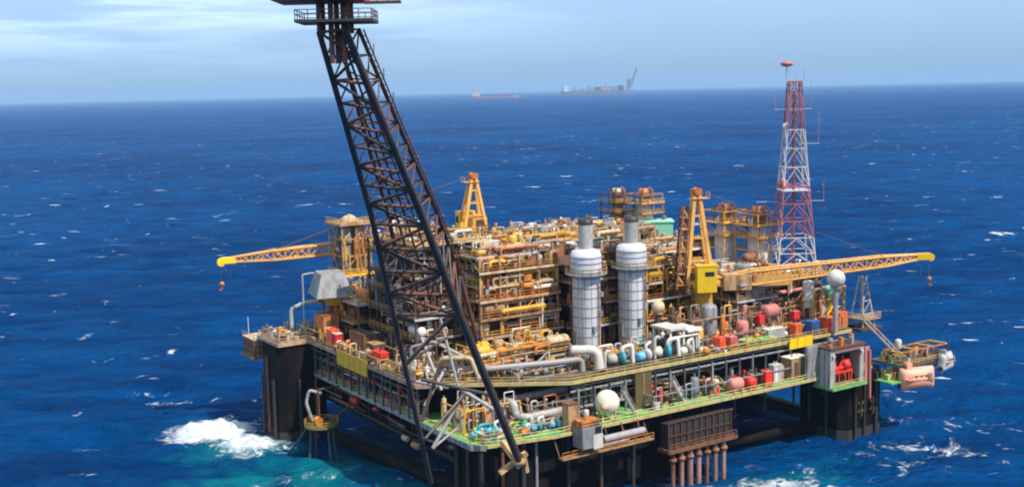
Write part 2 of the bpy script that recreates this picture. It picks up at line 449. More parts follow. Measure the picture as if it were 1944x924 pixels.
# edge girders
def girder(poly, z0, z1, w, idx):
    mb = B(P)
    for a, b in zip(poly[:-1], poly[1:]):
        mb.beam((a[0], a[1], (z0 + z1) / 2), (b[0], b[1], (z0 + z1) / 2), w, z1 - z0)
    return mb
build('edge_girder', girder([(-2.5, 80), (-2.5, 20), (1, 17.6)], ZU - 0.75, ZU + 0.12, 0.35, 0), 'pinkt', P)
build('edge_girder', girder([(1.3, 17.4), (22.5, 3.1), (101, 1.9)], ZU - 0.55, ZU + 0.12, 0.35, 0), 'ylight', P, 'pale yellow edge girder')
build('edge_girder', girder([(-1, 80), (-1, 2.4), (1.2, .5)], ZL - 0.9, ZL + 0.1, 0.3, 0), 'grey', P)
build('edge_girder', girder([(1.4, .45), (15, -2), (103, -2.5)], ZL - 0.5, ZL + 0.1, 0.3, 0), 'ylight', P, 'yellow green lower edge girder')
# deck trusses between the decks
for i in range(21):
    u = 24 + i * 3.9
    build('deck_post', B(P).beam((u, 3.0, ZL), (u, 3.0, ZU - 1.6), 0.36), 'grey' if i % 3 == 0 else 'dgrey', P)
build('truss_beam', B(P).beam((22.5, 3.6, ZU - 2.1), (100, 2.7, ZU - 2.1), 0.3, 0.3), 'grey', P)
build('truss_beam', B(P).beam((22.5, 3.6, ZU - 1.2), (100, 2.7, ZU - 1.2), 0.16, 0.16), 'grey', P)
for i in range(16):
    v = 21 + i * 3.8
    build('deck_post', B(P).beam((-1.6, v, ZL), (-1.6, v, ZU - .8), 0.36), 'dgrey', P)
for i in range(0, 15, 3):
    v = 21 + i * 3.8
    build('deck_brace', B(P).beam((-1.5, v, ZL + .2), (-1.5, v + 3.8, ZU - 1), 0.2), 'dgrey', P)
build('truss_beam', B(P).beam((-1.6, 20, ZU - 2.2), (-1.6, 79, ZU - 2.2), 0.25), 'dgrey', P)
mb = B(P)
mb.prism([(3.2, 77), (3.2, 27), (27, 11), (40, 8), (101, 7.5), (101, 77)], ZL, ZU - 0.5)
build('shade_bulkhead', mb, 'hull', P)  # near-black colour stands for shade in the enclosed space between decks
# hull between the columns, below the lower deck
mb = B(P); mb.box(3.0, 60, 1.6, 77, 8.2, ZL - .6); mb.box(58, 100, 16, 77, 10.5, ZL - .6)
build('underdeck_hull', mb, 'hull', P)
for i in range(14): build('underdeck_post', B(P).beam((2.4, 6 + i * 5, ZL - .6), (2.4, 6 + i * 5, 9.6), .4), 'dark', P)
build('underdeck_beam', B(P).beam((2.4, 4, 9.6), (2.4, 76, 9.6), .6, .6), 'dark', P)
for i in range(10): build('underdeck_post', B(P).beam((10 + i * 9, 1.5, ZL - .6), (10 + i * 9, 1.5, 10), .4), 'dark', P)
def column(u0, u1, v0, v1, zt):
    c = 1.8; mb = B(P)
    mb.prism([(u0 + c, v0), (u1 - c, v0), (u1, v0 + c), (u1, v1 - c), (u1 - c, v1), (u0 + c, v1), (u0, v1 - c), (u0, v0 + c)], -14, zt)
    o = build('column', mb, 'hull', P)
    return o
c1 = column(-9.5, 2.5, 72.5, 84.5, ZU - 1)
column(1, 14, 1.5, 14, ZL - .6); column(92.5, 106.5, -3.5, 11, ZL - .6); column(92, 105, 68, 80, ZL - .6)
column(40, 56, 6, 18, ZL - .6); column(40, 56, 66, 79, ZL - .6)
mb = B(P)
for z in [x * 0.75 for x in range(2, 26)]: mb.beam((-9.75, 79.3, z), (-9.75, 80.3, z), .14, .3)
mb.beam((-9.85, 79.2, 1), (-9.85, 79.2, 20), .18); mb.beam((-9.85, 80.4, 1), (-9.85, 80.4, 20), .18)
lad = build('ladder', mb, 'rust', P)
mb = B(P)
mb.beam((100, 8, 1), (64, 10, 14.5), 1.6); mb.beam((100, 60, 2), (100, 12, 2), 2.2); mb.box(13.9, 40.1, 3, 14, 1.5, 8.3); mb.tube((56, 10, 2), (95, 5, 2), 1.5)
mb.tube((0, 74, 2), (6, 12, 2), 1.5)
build('brace', mb, 'hull', P)
for u, v, r, c in ((.4, 1.1, .45, 'dark'), (5, 1.0, .35, 'rust'), (9.5, 1.0, .5, 'dark'), (12.6, 1.1, .3, 'grey'), (.5, 6, .35, 'brown'), (.5, 10, .5, 'dark'), (20, 1.2, .4, 'dark'), (28, 1.2, .35, 'brown'), (36, 1.2, .45, 'dark'),
                   (96, -3.9, .4, 'dark'), (99, -3.9, .3, 'dark'), (103, -3.9, .45, 'dark'), (92, 1, .35, 'dark'), (92, 6, .4, 'dark'), (-10, 75.5, .4, 'dark'), (-10, 82.6, .3, 'brown'), (-5, 72, .4, 'dark'), (-1, 72.0, .3, 'rust')):
    build('caisson_pipe', B(P).tube((u, v, -6), (u, v, 14.8), r, n=10), c, P)
for u, v in ((97.5, -4.2), (101.5, -4.2)):
    mb = B(P); mb.beam((u - .9, v, 6.5), (u + .9, v, 9), .22); mb.beam((u + .9, v, 6.5), (u - .9, v, 9), .22); mb.beam((u, v - .1, 5.6), (u, v - .1, 9.6), .3); build('fairlead', mb, 'olive', P)
for (a, b, c_, d) in ((-9.56, 2.56, 72.44, 84.56), (.94, 14.06, 1.44, 14.06), (92.44, 106.56, -3.56, 11.06)):
    q = 1.83; mb = B(P); mb.prism([(a + q, c_), (b - q, c_), (b, c_ + q), (b, d - q), (b - q, d), (a + q, d), (a, d - q), (a, c_ + q)], -2, 2.6); build('waterline_band', mb, 'dark', P)
# deck extension at the left corner
build('corner_deck', B(P).prism([(-9.9, 72), (-2.55, 72), (-2.55, 85), (-9.9, 85)], ZU - .9, ZU - .2), 'pinkt', P)
# guard rails
build('railing', B(P).rail([(-2.3, 79, ZU), (-2.3, 20.5, ZU)]), 'tan', P)
build('railing', B(P).rail([(2, 17, ZU), (22.5, 3.5, ZU), (100, 2.4, ZU)]), 'ylight', P)
build('railing', B(P).rail([(-.7, 70, ZL), (-.7, 3, ZL), (1.5, .9, ZL), (15, -1.6, ZL), (83, -2.1, ZL)]), 'ylight', P)
build('railing', B(P).rail([(-2.6, 72.2, ZU - .2), (-9.7, 72.2, ZU - .2), (-9.7, 84.8, ZU - .2), (-3, 84.8, ZU - .2)]), 'cream', P)
# piping and small gear slung below and between the decks, each its own part
rp = random.Random(11)
for i in range(22):
    v = rp.uniform(4, 70); ln = rp.uniform(4, 16); z = rp.uniform(10, 15); r = rp.uniform(.12, .35)
    build('underdeck_pipe', B(P).pipe([(1.6 + rp.uniform(-.5, .4), v, z), (1.6, v + ln, z), (1.6, v + ln, z + rp.uniform(-2, 1.0))], r), rp.choice(['dark', 'grey', 'dark', 'brown', 'rust']), P)
for i in range(26):
    u = rp.uniform(24, 90); z = ZL + rp.uniform(.5, 6); r = rp.uniform(.12, .4)
    build('between_deck_pipe', B(P).pipe([(u, 5 + rp.uniform(-.5, 2), z), (u + rp.uniform(3, 10), 5, z), (u + rp.uniform(3, 5) + 6, 5, z + rp.uniform(-2, 1.5))], r), rp.choice(['cream', 'grey', 'tan', 'rust', 'lgrey', 'brown']), P)
for i in range(18):
    v = rp.uniform(20, 70); z = ZL + rp.uniform(.5, 5.5)
    build('between_deck_pipe', B(P).pipe([(.4, v, z), (.4, v + rp.uniform(3, 8), z), (.6, v + 8, z + rp.uniform(-1, 1))], rp.uniform(.12, .35)), rp.choice(['grey', 'brown', 'rust', 'lgrey', 'red']), P)

# ------------------------------------------------------------------ process modules
PAL = ['cream', 'cream', 'tan', 'tan', 'lgrey', 'lgrey', 'white', 'grey', 'yellow', 'orange', 'rust', 'brown']
def module(name, label, cat, u0, u1, v0, v1, lv, seed, pal=PAL, fcol='lgrey', rcol='tan', npipe=52, nvess=12, post=5.0, core=True, corec='dark', floor='tan', top=2.5):
    t = thing(name, label, cat, u0, v0, lv[0], 0, 'process modules on the upper deck')
    R = random.Random(seed)
    nu = max(1, round((u1 - u0) / post)); nv = max(1, round((v1 - v0) / post))
    f = B(t)
    for i in range(nu + 1):
        u = u0 + (u1 - u0) * i / nu
        for v in (v0, v1): f.beam((u, v, lv[0]), (u, v, lv[-1]), .38)
    for j in range(1, nv):
        v = v0 + (v1 - v0) * j / nv
        for u in (u0, u1): f.beam((u, v, lv[0]), (u, v, lv[-1]), .38)
    for k in range(len(lv) - 1):
        a, b = lv[k], lv[k + 1]
        i = R.randrange(nu); p, q = u0 + (u1 - u0) * i / nu, u0 + (u1 - u0) * (i + 1) / nu
        f.beam((p, v0, a), (q, v0, b), .2); j = R.randrange(nv)
        p, q = v0 + (v1 - v0) * j / nv, v0 + (v1 - v0) * (j + 1) / nv
        f.beam((u0, p, a), (u0, q, b), .2)
    build('frame', f, fcol, t)
    for z in lv[1:]:
        ns = R.choice([1, 2, 2, 3]) if u1 - u0 > 12 else R.choice([1, 2]); cut = [u0 - .5] + sorted(R.uniform(u0 + 3, u1 - 3) for _ in range(ns - 1)) + [u1 + .5]
        for q in range(ns):
            a, b = cut[q], cut[q + 1]; fr = v0 - R.choice([.5, .5, 1.3, -.8, -2.2]); zz = z + (.003 * q)
            if b - a < .5: continue
            build('floor', B(t).box(a, b, fr, v1 + .5, zz - .4, zz), R.choice([floor, floor, 'tan', 'brown']) if z != lv[-1] else R.choice(['tan', 'cream', 'brown']), t)
            build('edge_beam', B(t).beam((a, fr - .1, z - .2), (b, fr - .1, z - .2), .16, .5), R.choice(['cream', 'lgrey', 'white', 'tan', 'cream']), t)
            build('railing', B(t).rail([(a + .1, fr + .1, z), (b - .1, fr + .1, z)], r=.055), R.choice([rcol, 'yellow', 'cream', 'orange']), t)
        build('railing', B(t).rail([(u0 - .4, v1, z), (u0 - .4, v0 + 2.2, z)], r=.055), rcol if R.random() < .6 else 'yellow', t)
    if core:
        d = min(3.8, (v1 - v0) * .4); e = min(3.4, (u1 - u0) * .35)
        build('gap_core', B(t).box(u0 + e, u1 - .6, v0 + d, v1 - .6, lv[0], lv[-1] - .42), corec, t)  # filler box; its dark colours stand for shade in the gaps
    for i in range(nvess):
        k = R.randrange(len(lv)); z0 = lv[k]; H = (lv[k + 1] - z0) if k + 1 < len(lv) else top + 1.2
        mb = B(t); c = R.choice(pal); ty = R.random(); r = min(R.uniform(.7, 1.5), H * .36)
        side = R.random() < (u1 - u0) / ((u1 - u0) + (v1 - v0))
        if k == len(lv) - 1: pu, pv = R.uniform(u0 + 2, u1 - 2), R.uniform(v0 + 1, v1 - 2)
        elif side: pu, pv = R.uniform(u0 + 2.5, u1 - 2.5), v0 + R.uniform(1, 2.8)
        else: pu, pv = u0 + R.uniform(1, 2.6), R.uniform(v0 + 2, v1 - 2)
        if ty < .5:
            ax = 'x' if side else 'y'; ln = R.uniform(3.2, 6)
            mb.vessel((pu, pv, z0 + r + .45), r, ln, ax)
            for s_ in (-.3, .3):
                q = (pu + ln * s_, pv) if ax == 'x' else (pu, pv + ln * s_)
                mb.cbox((q[0], q[1], z0 + .35), (.4 if ax == 'x' else r * 1.5, r * 1.5 if ax == 'x' else .4, .7))
            mb.tube((pu, pv, z0 + 2 * r + .3), (pu, pv, z0 + 2 * r + .9), .25)
            nm = 'horizontal_vessel'
        elif ty < .75:
            r *= .75; mb.vessel((pu, pv, z0 + H * .42), r, H * .8, 'z'); mb.tube((pu, pv, z0), (pu, pv, z0 + .5), r * .8)
            nm = 'vertical_vessel'
        else:
            a, b, h = R.uniform(1.5, 3), R.uniform(1.2, 2.2), R.uniform(1.0, min(2.6, H * .75))
            mb.box(pu - a / 2, pu + a / 2, pv - b / 2, pv + b / 2, z0, z0 + h); mb.box(pu - a / 2 - .1, pu + a / 2 + .1, pv - b / 2 - .1, pv + b / 2 + .1, z0 + h, z0 + h + .12)
            mb.tube((pu - a * .2, pv, z0 + h), (pu - a * .2, pv, z0 + h + .7), .18)
            nm = 'equipment_cabinet'
        build(nm, mb, c, t)
    for i in range(npipe):
        k = R.randrange(len(lv)); z0 = lv[k]; H = (lv[k + 1] - z0) if k + 1 < len(lv) else top
        r = R.choice([.12, .16, .22, .3, .4, .5]); c = R.choice(pal); mb = B(t)
        ty = R.random()
        if k == len(lv) - 1 or ty < .25:
            a = (R.uniform(u0, u1), R.uniform(v0 - .2, v0 + 2.5) if R.random() < .7 else R.uniform(v0, v1), z0 + R.uniform(.2, H * .9))
            b = (min(u1, a[0] + R.uniform(3, 11)), a[1], a[2]); mb.pipe([(a[0], a[1], z0), a, b, (b[0], b[1] + R.uniform(-.3, 2), b[2]), (b[0], b[1] + 1, z0)], r, 6)
        elif ty < .55:
            pv = v0 + R.uniform(-.3, 1.8); z = z0 + H * R.uniform(.3, .92); a = R.uniform(u0, u1 - 3); b = min(u1, a + R.uniform(3, 14))
            mb.pipe([(a, pv, z - R.uniform(0, 1.5)), (a, pv, z), (b, pv, z), (b, pv, z - R.uniform(.3, 2))], r, 6)
        elif ty < .78:
            pu = u0 + R.uniform(-.3, 1.6); z = z0 + H * R.uniform(.3, .92); a = R.uniform(v0, v1 - 3); b = min(v1, a + R.uniform(3, 12))
            mb.pipe([(pu, a, z - R.uniform(.2, 1.5)), (pu, a, z), (pu, b, z), (pu, b, z - R.uniform(.3, 2))], r, 6)
        else:
            k2 = min(len(lv) - 1, k + R.randint(1, 3)); zt = lv[k2]
            if R.random() < .6: a = (R.uniform(u0, u1), v0 - .35 + R.uniform(0, 1.5))
            else: a = (u0 - .35 + R.uniform(0, 1.5), R.uniform(v0, v1))
            d = R.uniform(-3, 3)
            mb.pipe([(a[0], a[1], z0), (a[0], a[1], zt - 1), (a[0] + d, a[1], zt - 1), (a[0] + d, a[1], zt)], r, 6)
        build('pipe', mb, c, t)
    return t

m_mid = module('process_module', 'tall central process module of stacked pipe decks left of the two silver stacks', 'process module', 17, 36.5, 27, 43, [24, 29.5, 33.2, 37, 40, 43, 46], 21, npipe=99, nvess=40, floor='tan', fcol='tan', corec='rust', pal=['cream', 'tan', 'orange', 'yellow', 'lgrey', 'white', 'orange', 'yellow', 'rust', 'tan', 'cream'])
m_low = module('pipe_manifold_deck', 'low tan pipe manifold deck in front of the tall central process module', 'process module', 9, 31, 15, 26, [24, 27.5], 5, pal=['tan', 'cream', 'tan', 'orange', 'rust', 'lgrey', 'yellow'], npipe=46, nvess=10, floor='tan', top=2)
m_back = module('process_module', 'long low skyline module of grey and cream piping behind the two silver stacks', 'process module', 40, 80, 46, 74, [24, 32, 37, 41.5, 44.5], 33, pal=['cream', 'lgrey', 'lgrey', 'tan', 'white', 'grey', 'yellow'], npipe=98, nvess=34, floor='tan', fcol='cream', corec='brown')
m_bk2 = module('utility_module', 'low tan utility module on the far deck side under the mint green roof house', 'process module', 82, 103, 47, 76, [24, 29, 34, 39], 61, npipe=70, nvess=20, floor='tan', fcol='tan', corec='brown')
m_left = module('compression_module', 'dense dark and white compression module seen through the flare boom', 'process module', 6, 20, 35, 56, [24, 29, 33.5, 38, 42, 46, 49], 9, pal=['white', 'grey', 'brown', 'rust', 'cream', 'dark', 'tan', 'brown'], npipe=96, nvess=26, fcol='brown', floor='brown')
m_yel = module('separator_module', 'yellow framed separator module below the left crane pedestal', 'process module', 22, 36, 45, 66, [24, 30, 35, 40, 44.5], 17, pal=['yellow', 'tan', 'cream', 'orange', 'white', 'yellow'], npipe=96, nvess=26, fcol='yellow', floor='tan', corec='rust')
m_rust = module('turbine_module', 'low rusty brown turbine module under the grey intake hood', 'process module', 4, 18, 58, 77, [24, 29, 33.5], 29, pal=['rust', 'brown', 'orange', 'tan', 'dark', 'cream'], npipe=44, nvess=12, fcol='rust', floor='rust')
m_crn = module('generator_module', 'dark yellow braced generator module between the second silver stack and the right crane', 'process module', 58, 72, 23, 44, [24, 28.5, 33, 37, 40.5], 41, pal=['yellow', 'orange', 'dark', 'brown', 'tan', 'yellow', 'rust'], npipe=64, nvess=12, fcol='yellow', floor='brown')
m_beh = module('heat_recovery_module', 'shadowed brown module directly behind the two silver stacks', 'process module', 38.5, 56, 25, 42, [24, 29, 34, 39, 42.5], 47, pal=['rust', 'brown', 'tan', 'cream', 'dark', 'orange'], npipe=64, nvess=14, fcol='rust', floor='brown')
m_acc = module('service_module', 'wide tan service module under the pair of orange topped grey stacks', 'process module', 76, 103, 13, 44, [24, 28, 32, 36], 53, pal=['cream', 'tan', 'lgrey', 'rust', 'pink', 'white', 'grey'], npipe=70, nvess=18, fcol='tan', floor='cream')

def skid(label, u0, u1, v0, v1, z, seed, n, hmax, pal, name='pipe_skid'):
    """a low tangle of small gear: pipes, valves, cabinets and little vessels on one base frame"""
    t = thing(name, label, 'pipe skid', u0, v0, z, 0, 'pipe skids on the platform'); R = random.Random(seed)
    f = B(t)
    for a, b in (((u0, v0), (u1, v0)), ((u1, v0), (u1, v1)), ((u1, v1), (u0, v1)), ((u0, v1), (u0, v0))): f.beam((*a, z + .12), (*b, z + .12), .24)
    for u, v in ((u0, v0), (u1, v0), (u1, v1), (u0, v1)): f.beam((u, v, z), (u, v, z + hmax * .7), .22)
    f.beam((u0, v0, z + hmax * .7), (u1, v0, z + hmax * .7), .22); f.beam((u0, v0, z + hmax * .7), (u0, v1, z + hmax * .7), .22)
    build('frame', f, R.choice(['tan', 'grey', 'yellow']), t)
    for i in range(n):
        c = R.choice(pal); u, v = R.uniform(u0, u1), R.uniform(v0, v1); h = R.uniform(.35, 1) * hmax; ty = R.random(); mb = B(t)
        if ty < .42:
            d = R.uniform(-3.5, 3.5); e = R.uniform(-2, 2); r = R.choice([.09, .12, .16, .22, .3])
            cl = lambda x, a, b: min(b, max(a, x))
            if R.random() < .5: mb.pipe([(u, v, z), (u, v, z + h), (cl(u + d, u0, u1) + .05, v, z + h), (cl(u + d, u0, u1) + .05, v, z)], r, 6)
            else: mb.pipe([(u, v, z), (u, v, z + h * .6), (u, cl(v + d, v0, v1) + .05, z + h * .6), (cl(u + e, u0, u1) + .05, cl(v + d, v0, v1) + .05, z + h * .6 + .05)], r, 6)
            nm = 'pipe'
        elif ty < .62:
            a, b = R.uniform(.5, 1.7), R.uniform(.5, 1.4); mb.box(u - a / 2, u + a / 2, v - b / 2, v + b / 2, z, z + h * .6); mb.box(u - a / 2 - .06, u + a / 2 + .06, v - b / 2 - .06, v + b / 2 + .06, z + h * .6, z + h * .6 + .08); nm = 'cabinet'
        elif ty < .78:
            r = R.uniform(.3, .7); mb.vessel((u, v, z + r + .3), r, R.uniform(1.5, 3), R.choice('xy'), 12); mb.cbox((u, v, z + .2), (r, r, .4)); nm = 'small_vessel'
        elif ty < .9:
            r = R.uniform(.3, .6); mb.vessel((u, v, z + h * .5), r, h, 'z', 12); mb.tube((u, v, z + h), (u, v, z + h + .4), .12, n=6); nm = 'small_vessel'
        else:
            mb.tube((u, v, z), (u, v, z + h), .14, n=7); mb.lathe((u, v, z + h * .55), [(.14, -.1), (.42, -.08), (.42, .08), (.14, .1)], 12, 'x'); mb.cbox((u, v, z + h), (.5, .5, .5)); nm = 'valve'
        build(nm, mb, c, t)
    return t
WARM = ['tan', 'cream', 'orange', 'rust', 'yellow', 'lgrey', 'white', 'brown', 'grey']
COLD = ['lgrey', 'white', 'grey', 'cream', 'teal', 'rust', 'brown', 'tan']
DARKP = ['brown', 'rust', 'dark', 'grey', 'tan', 'dark', 'cream']
skid('tangle of pipes on the left deck strip beside the left boom leg', -1.6, 5, 22, 34, ZU, 1, 60, 3.2, WARM)
skid('tangle of pipes at the inside of the cut front corner under the boom', 5, 15, 15.8, 20, ZU, 2, 44, 2.6, WARM)
skid('narrow pipe row along the left upper deck railing above the weathered yellow board', -2.1, -.1, 36, 57.5, ZU, 26, 70, 2.6, WARM)
skid('narrow pipe row along the left upper deck railing below the grey intake hood', -2.1, 3, 64.5, 79, ZU, 27, 60, 3.6, WARM)
skid('rusty pipe tangle behind the brown containers of the left deck', 3, 7, 38, 57, ZU, 3, 60, 4.0, DARKP)
skid('small rusty gear between the orange brown house and the far left corner', -9, -3, 73.5, 83.5, ZU - .2, 4, 46, 3.0, WARM)
skid('gear crowded round the foot of the first silver stack', 33, 45.5, 9.5, 16, ZU, 5, 70, 3.4, WARM)
skid('gear crowded round the foot of the second silver stack', 46.5, 58, 12.5, 17, ZU, 6, 56, 3.4, COLD)
skid('gear behind the orange red and pink containers', 59.5, 75, 6.5, 15, ZU, 7, 80, 3.6, WARM)
skid('gear behind the bright yellow board and its orange box', 76, 90, 5.5, 12, ZU, 8, 70, 3.0, WARM)
skid('gear between the orange end containers and the tanks', 90.5, 103, 5.8, 12, ZU, 9, 70, 3.6, WARM)
skid('tall rusty frame of gear behind the grey tank under the yellow crane pedestal', 60, 75, 10, 22, ZU, 31, 96, 8.5, ['rust', 'tan', 'brown', 'orange', 'yellow', 'grey', 'brown'])
skid('tall gear standing in front of the dark service module openings', 77, 93, 9.5, 12.6, ZU, 32, 96, 8.0, ['tan', 'brown', 'cream', 'rust', 'pink', 'grey', 'dark'])
skid('tan and yellow gear stacked at the right end tanks under the white dome', 93, 104, 6.5, 12.5, ZU, 33, 90, 9.5, ['tan', 'yellow', 'cream', 'brown', 'lgrey', 'orange'])
skid('orange and tan gear over the low manifold deck left of the first silver stack', 10, 31, 15.5, 25.5, 27.5, 34, 90, 2.6, ['orange', 'tan', 'cream', 'rust', 'yellow'])
skid('low valve rows along the right upper deck edge', 57.5, 79, 3.2, 6.0, ZU, 10, 60, 1.6, WARM)
skid('valve group at the cut corner edge above the hairpin pipe', 14, 30, 9.6, 14.2, ZU, 12, 60, 2.4, WARM)
skid('dark pump rows on the lower deck along the right side', 40, 84, -.6, 6, ZL, 13, 96, 4.2, ['brown', 'rust', 'dark', 'grey', 'cream', 'red', 'dgrey', 'lgrey'])
skid('tall pipe tangle between the decks in the open front corner', 1.5, 14, 8.5, 17, ZL, 24, 90, 6.6, WARM)
skid('tall grey and tan gear between the decks behind the hairpin pipe', 14.5, 30, 5.5, 9.8, ZL, 25, 80, 5.6, ['lgrey', 'tan', 'grey', 'brown', 'orange', 'white'])
skid('blue and grey gear on the green lower deck at the front corner', 1.5, 19, 1.6, 7, ZL, 14, 64, 2.2, ['lblue', 'lgrey', 'green', 'cream', 'orange', 'grey', 'teal', 'white'])
skid('gear between the decks along the dark left side', -.2, 2.2, 24, 74, ZL, 15, 90, 4.8, ['brown', 'dark', 'dgrey', 'rust', 'red', 'grey', 'dgrey'])
skid('cream gear strewn over the top of the tall central process module', 17.5, 36, 28, 42.5, 46, 16, 80, 2.6, WARM)
skid('cream and orange gear along the skyline roof behind the silver stacks', 40.5, 66, 47, 73.5, 44.5, 17, 96, 2.8, WARM)
skid('cream and grey gear along the skyline roof behind the right crane', 67, 79.5, 47, 73.5, 44.5, 18, 90, 2.8, WARM)
skid('white tipped gear on top of the dark module behind the flare boom', 6.5, 19.5, 35.5, 55.5, 49, 19, 90, 3.4, ['white', 'cream', 'tan', 'brown', 'white', 'rust'])
skid('yellow gear on top of the yellow framed module', 22.5, 35.5, 45.5, 65.5, 44.5, 20, 80, 4.4, ['yellow', 'tan', 'cream', 'orange', 'white'])
skid('gear on the service module roof under the crane boom', 76.5, 97, 13.5, 30, 36, 21, 90, 2.2, WARM)
skid('rusty gear on top of the low turbine module by the intake hood', 8, 17.5, 58.5, 72, 33.5, 22, 70, 4.6, DARKP)
skid('dark yellow gear on top of the generator module', 58.5, 67, 24, 43.5, 40.5, 23, 80, 3.2, ['yellow', 'orange', 'brown', 'tan', 'rust'])

# ------------------------------------------------------------------ silver exhaust stacks
def stack(label, u, v, top, seed):
    t = thing('exhaust_stack', label, 'exhaust stack', u, v, ZU, 0, 'tall silver exhaust stacks')
    mb = L0(); mb.lathe((0, 0, 0), [(2.7, 0), (2.95, 1.2), (2.95, 17.6)], 28); build('shell', mb, 'clad', t)
    mb = L0(); mb.lathe((0, 0, 0), [(2.95, 17.6), (3.3, 18.0)], 28); mb.lathe((0, 0, 0), [(3.3, 18.0), (3.3, 21.3)], 28); mb.lathe((0, 0, 0), [(3.3, 21.3), (2.9, 22.3), (1.6, 22.7)], 28); build('silencer_hood', mb, 'clad', t)
    mb = L0(); mb.tube((0, 0, 22.6), (0, 0, top - 1.2), 1.55, n=20); build('chimney', mb, 'lgrey', t)
    mb = L0(); mb.lathe((0, 0, 0), [(1.6, top - 1.2), (1.6, top), (1.3, top), (1.3, top - 1.2)], 20); build('chimney_tip', mb, 'dark', t)
    for z in [2.2 + i * 2.05 for i in range(8)] + [18.5, 19.7, 20.9]:
        r = 3.03 if z < 18 else 3.38
        mb = L0(); mb.lathe((0, 0, z), [(r - .15, 0), (r, 0), (r, .18), (r - .15, .18)], 28); build('stiffening_ring', mb, 'seam', t)
    mb = L0()
    for a in (200, 255, 330): 
        x, y = 2.95 * math.cos(rad(a)), 2.95 * math.sin(rad(a)); mb.beam((x, y, 0.5), (x, y, 18), .1)
    build('vertical_seam', mb, 'seam', t)
    for a, z, h_ in ((190, 4, 3), (300, 9, 1.2), (320, 13, 1.0), (265, 6, 1.2)):
        x, y = 3.15 * math.cos(rad(a)), 3.15 * math.sin(rad(a)); build('access_box', L0().cbox((x, y, z), (.8, .8, h_)), 'grey', t)
    mb = L0(); x, y = 3.35 * math.cos(rad(285)), 3.35 * math.sin(rad(285)); mb.pipe([(x, y, 0), (x, y, 15), (x * .9, y * .9, 15.6)], .16, 7); build('drain_pipe', mb, 'rust', t)
    mb = L0(); x, y = 3.5 * math.cos(rad(225)), 3.5 * math.sin(rad(225))
    mb.beam((x - .3, y, 0), (x - .3, y, 18), .1); mb.beam((x + .3, y, 0), (x + .3, y, 18), .1)
    for i in range(36): mb.beam((x - .3, y, .5 * i + .2), (x + .3, y, .5 * i + .2), .08)
    build('ladder', mb, 'grey', t)
    mb = L0(); mb.lathe((0, 0, 17.4), [(3.1, 0), (4.5, 0), (4.5, .15), (3.1, .15)], 20); build('service_platform', mb, 'grey', t)
    mb = L0(); pts = [(4.45 * math.cos(a), 4.45 * math.sin(a), 17.5) for a in [2 * math.pi * i / 16 for i in range(17)]]; mb.rail(pts, gap=3); build('railing', mb, 'tan', t)
    return t
stack('silver exhaust stack nearer the flare boom, with black chimney tip', 38.9, 19.9, 29, 1)
stack('silver exhaust stack nearer the yellow crane, with black chimney tip', 51.8, 20.6, 28.5, 2)

# ------------------------------------------------------------------ flare boom
def tub(mb, pts, r0_, r1_):
    n = len(pts) - 1
    for i in range(n):
        a = r0_ + (r1_ - r0_) * i / n; b = r0_ + (r1_ - r0_) * (i + 1) / n
        mb.tube(pts[i], pts[i + 1], a, b, n=10)
    return mb
CW = Vector((0, 0, CAM_H))
def pt(px, py, Y):
    d = fw + rt * ((px - 972) / 2170) - up * ((py - 462) / 2170)
    return Vector(Lc(*(CW + d * (Y / d.y))))
# real 3-D node positions measured once, kept as numbers in the platform frame
Ls = [pt(818, 915, 203), pt(747, 596, 178), pt(705, 409, 164), pt(660, 250, 152), pt(606, 62, 141)]
Rs = [pt(986, 875, 199), pt(874, 600, 178), pt(803, 415, 164), pt(743, 270, 152), pt(655, 56, 141)]
L2 = [None, pt(770, 560, 187), pt(735, 400, 171), pt(690, 245, 158), pt(640, 60, 145)]
R2 = [pt(905, 640, 192), pt(872, 520, 187), pt(826, 395, 171), pt(762, 250, 158), pt(681, 56, 145)]
FB = thing('flare_boom', 'tall dark leaning lattice flare boom rising from the front corner', 'flare boom', Rs[0].x, Rs[0].y, Rs[0].z)
build('chord', tub(B(FB), Ls, .50, .38), 'boom', FB)
build('chord', tub(B(FB), Rs, .72, .44), 'boom', FB)
build('chord', tub(B(FB), L2[1:], .38, .28), 'boomrust', FB)
build('chord', tub(B(FB), R2, .40, .26), 'boomrust', FB)
def along(pl, t):
    k = t * (len(pl) - 1); i = min(int(k), len(pl) - 2); return pl[i].lerp(pl[i + 1], k - i)
NB = 13
LA = [along(Ls[1:], i / NB) for i in range(NB + 1)]; RA = [along(Rs[1:], i / NB) for i in range(NB + 1)]
LB = [along(L2[1:], i / NB) for i in range(NB + 1)]; RB = [along(R2[1:], i / NB) for i in range(NB + 1)]
for i in range(NB + 1):
    s = .30 - .12 * i / NB
    mb = B(FB); mb.tube(LA[i], RA[i], s, n=7); mb.tube(LB[i], RB[i], s * .7, n=6); mb.tube(LA[i], LB[i], s * .7, n=6); mb.tube(RA[i], RB[i], s * .7, n=6)
    build('cross_brace', mb, 'boomrust' if i % 2 else 'boom', FB)
for i in range(NB):
    s = .24 - .08 * i / NB
    mb = B(FB)
    a, b = (LA, RA) if i % 2 else (RA, LA)
    mb.tube(a[i], b[i + 1], s * 1.15, n=7)
    a, b = (LB, RB) if i % 2 == 0 else (RB, LB)
    mb.tube(a[i], b[i + 1], s * .8, n=6)
    mid = (LA[i] + RA[i] + LA[i + 1] + RA[i + 1]) / 4; mb.tube(mid, (LB[i] + RB[i]) / 2, s * .6, n=6)
    mb.tube(LA[i], LB[i + 1], s * .7, n=6); mb.tube(RA[i], RB[i + 1], s * .7, n=6)
    build('diagonal_brace', mb, 'boom' if i % 3 else 'boomrust', FB)
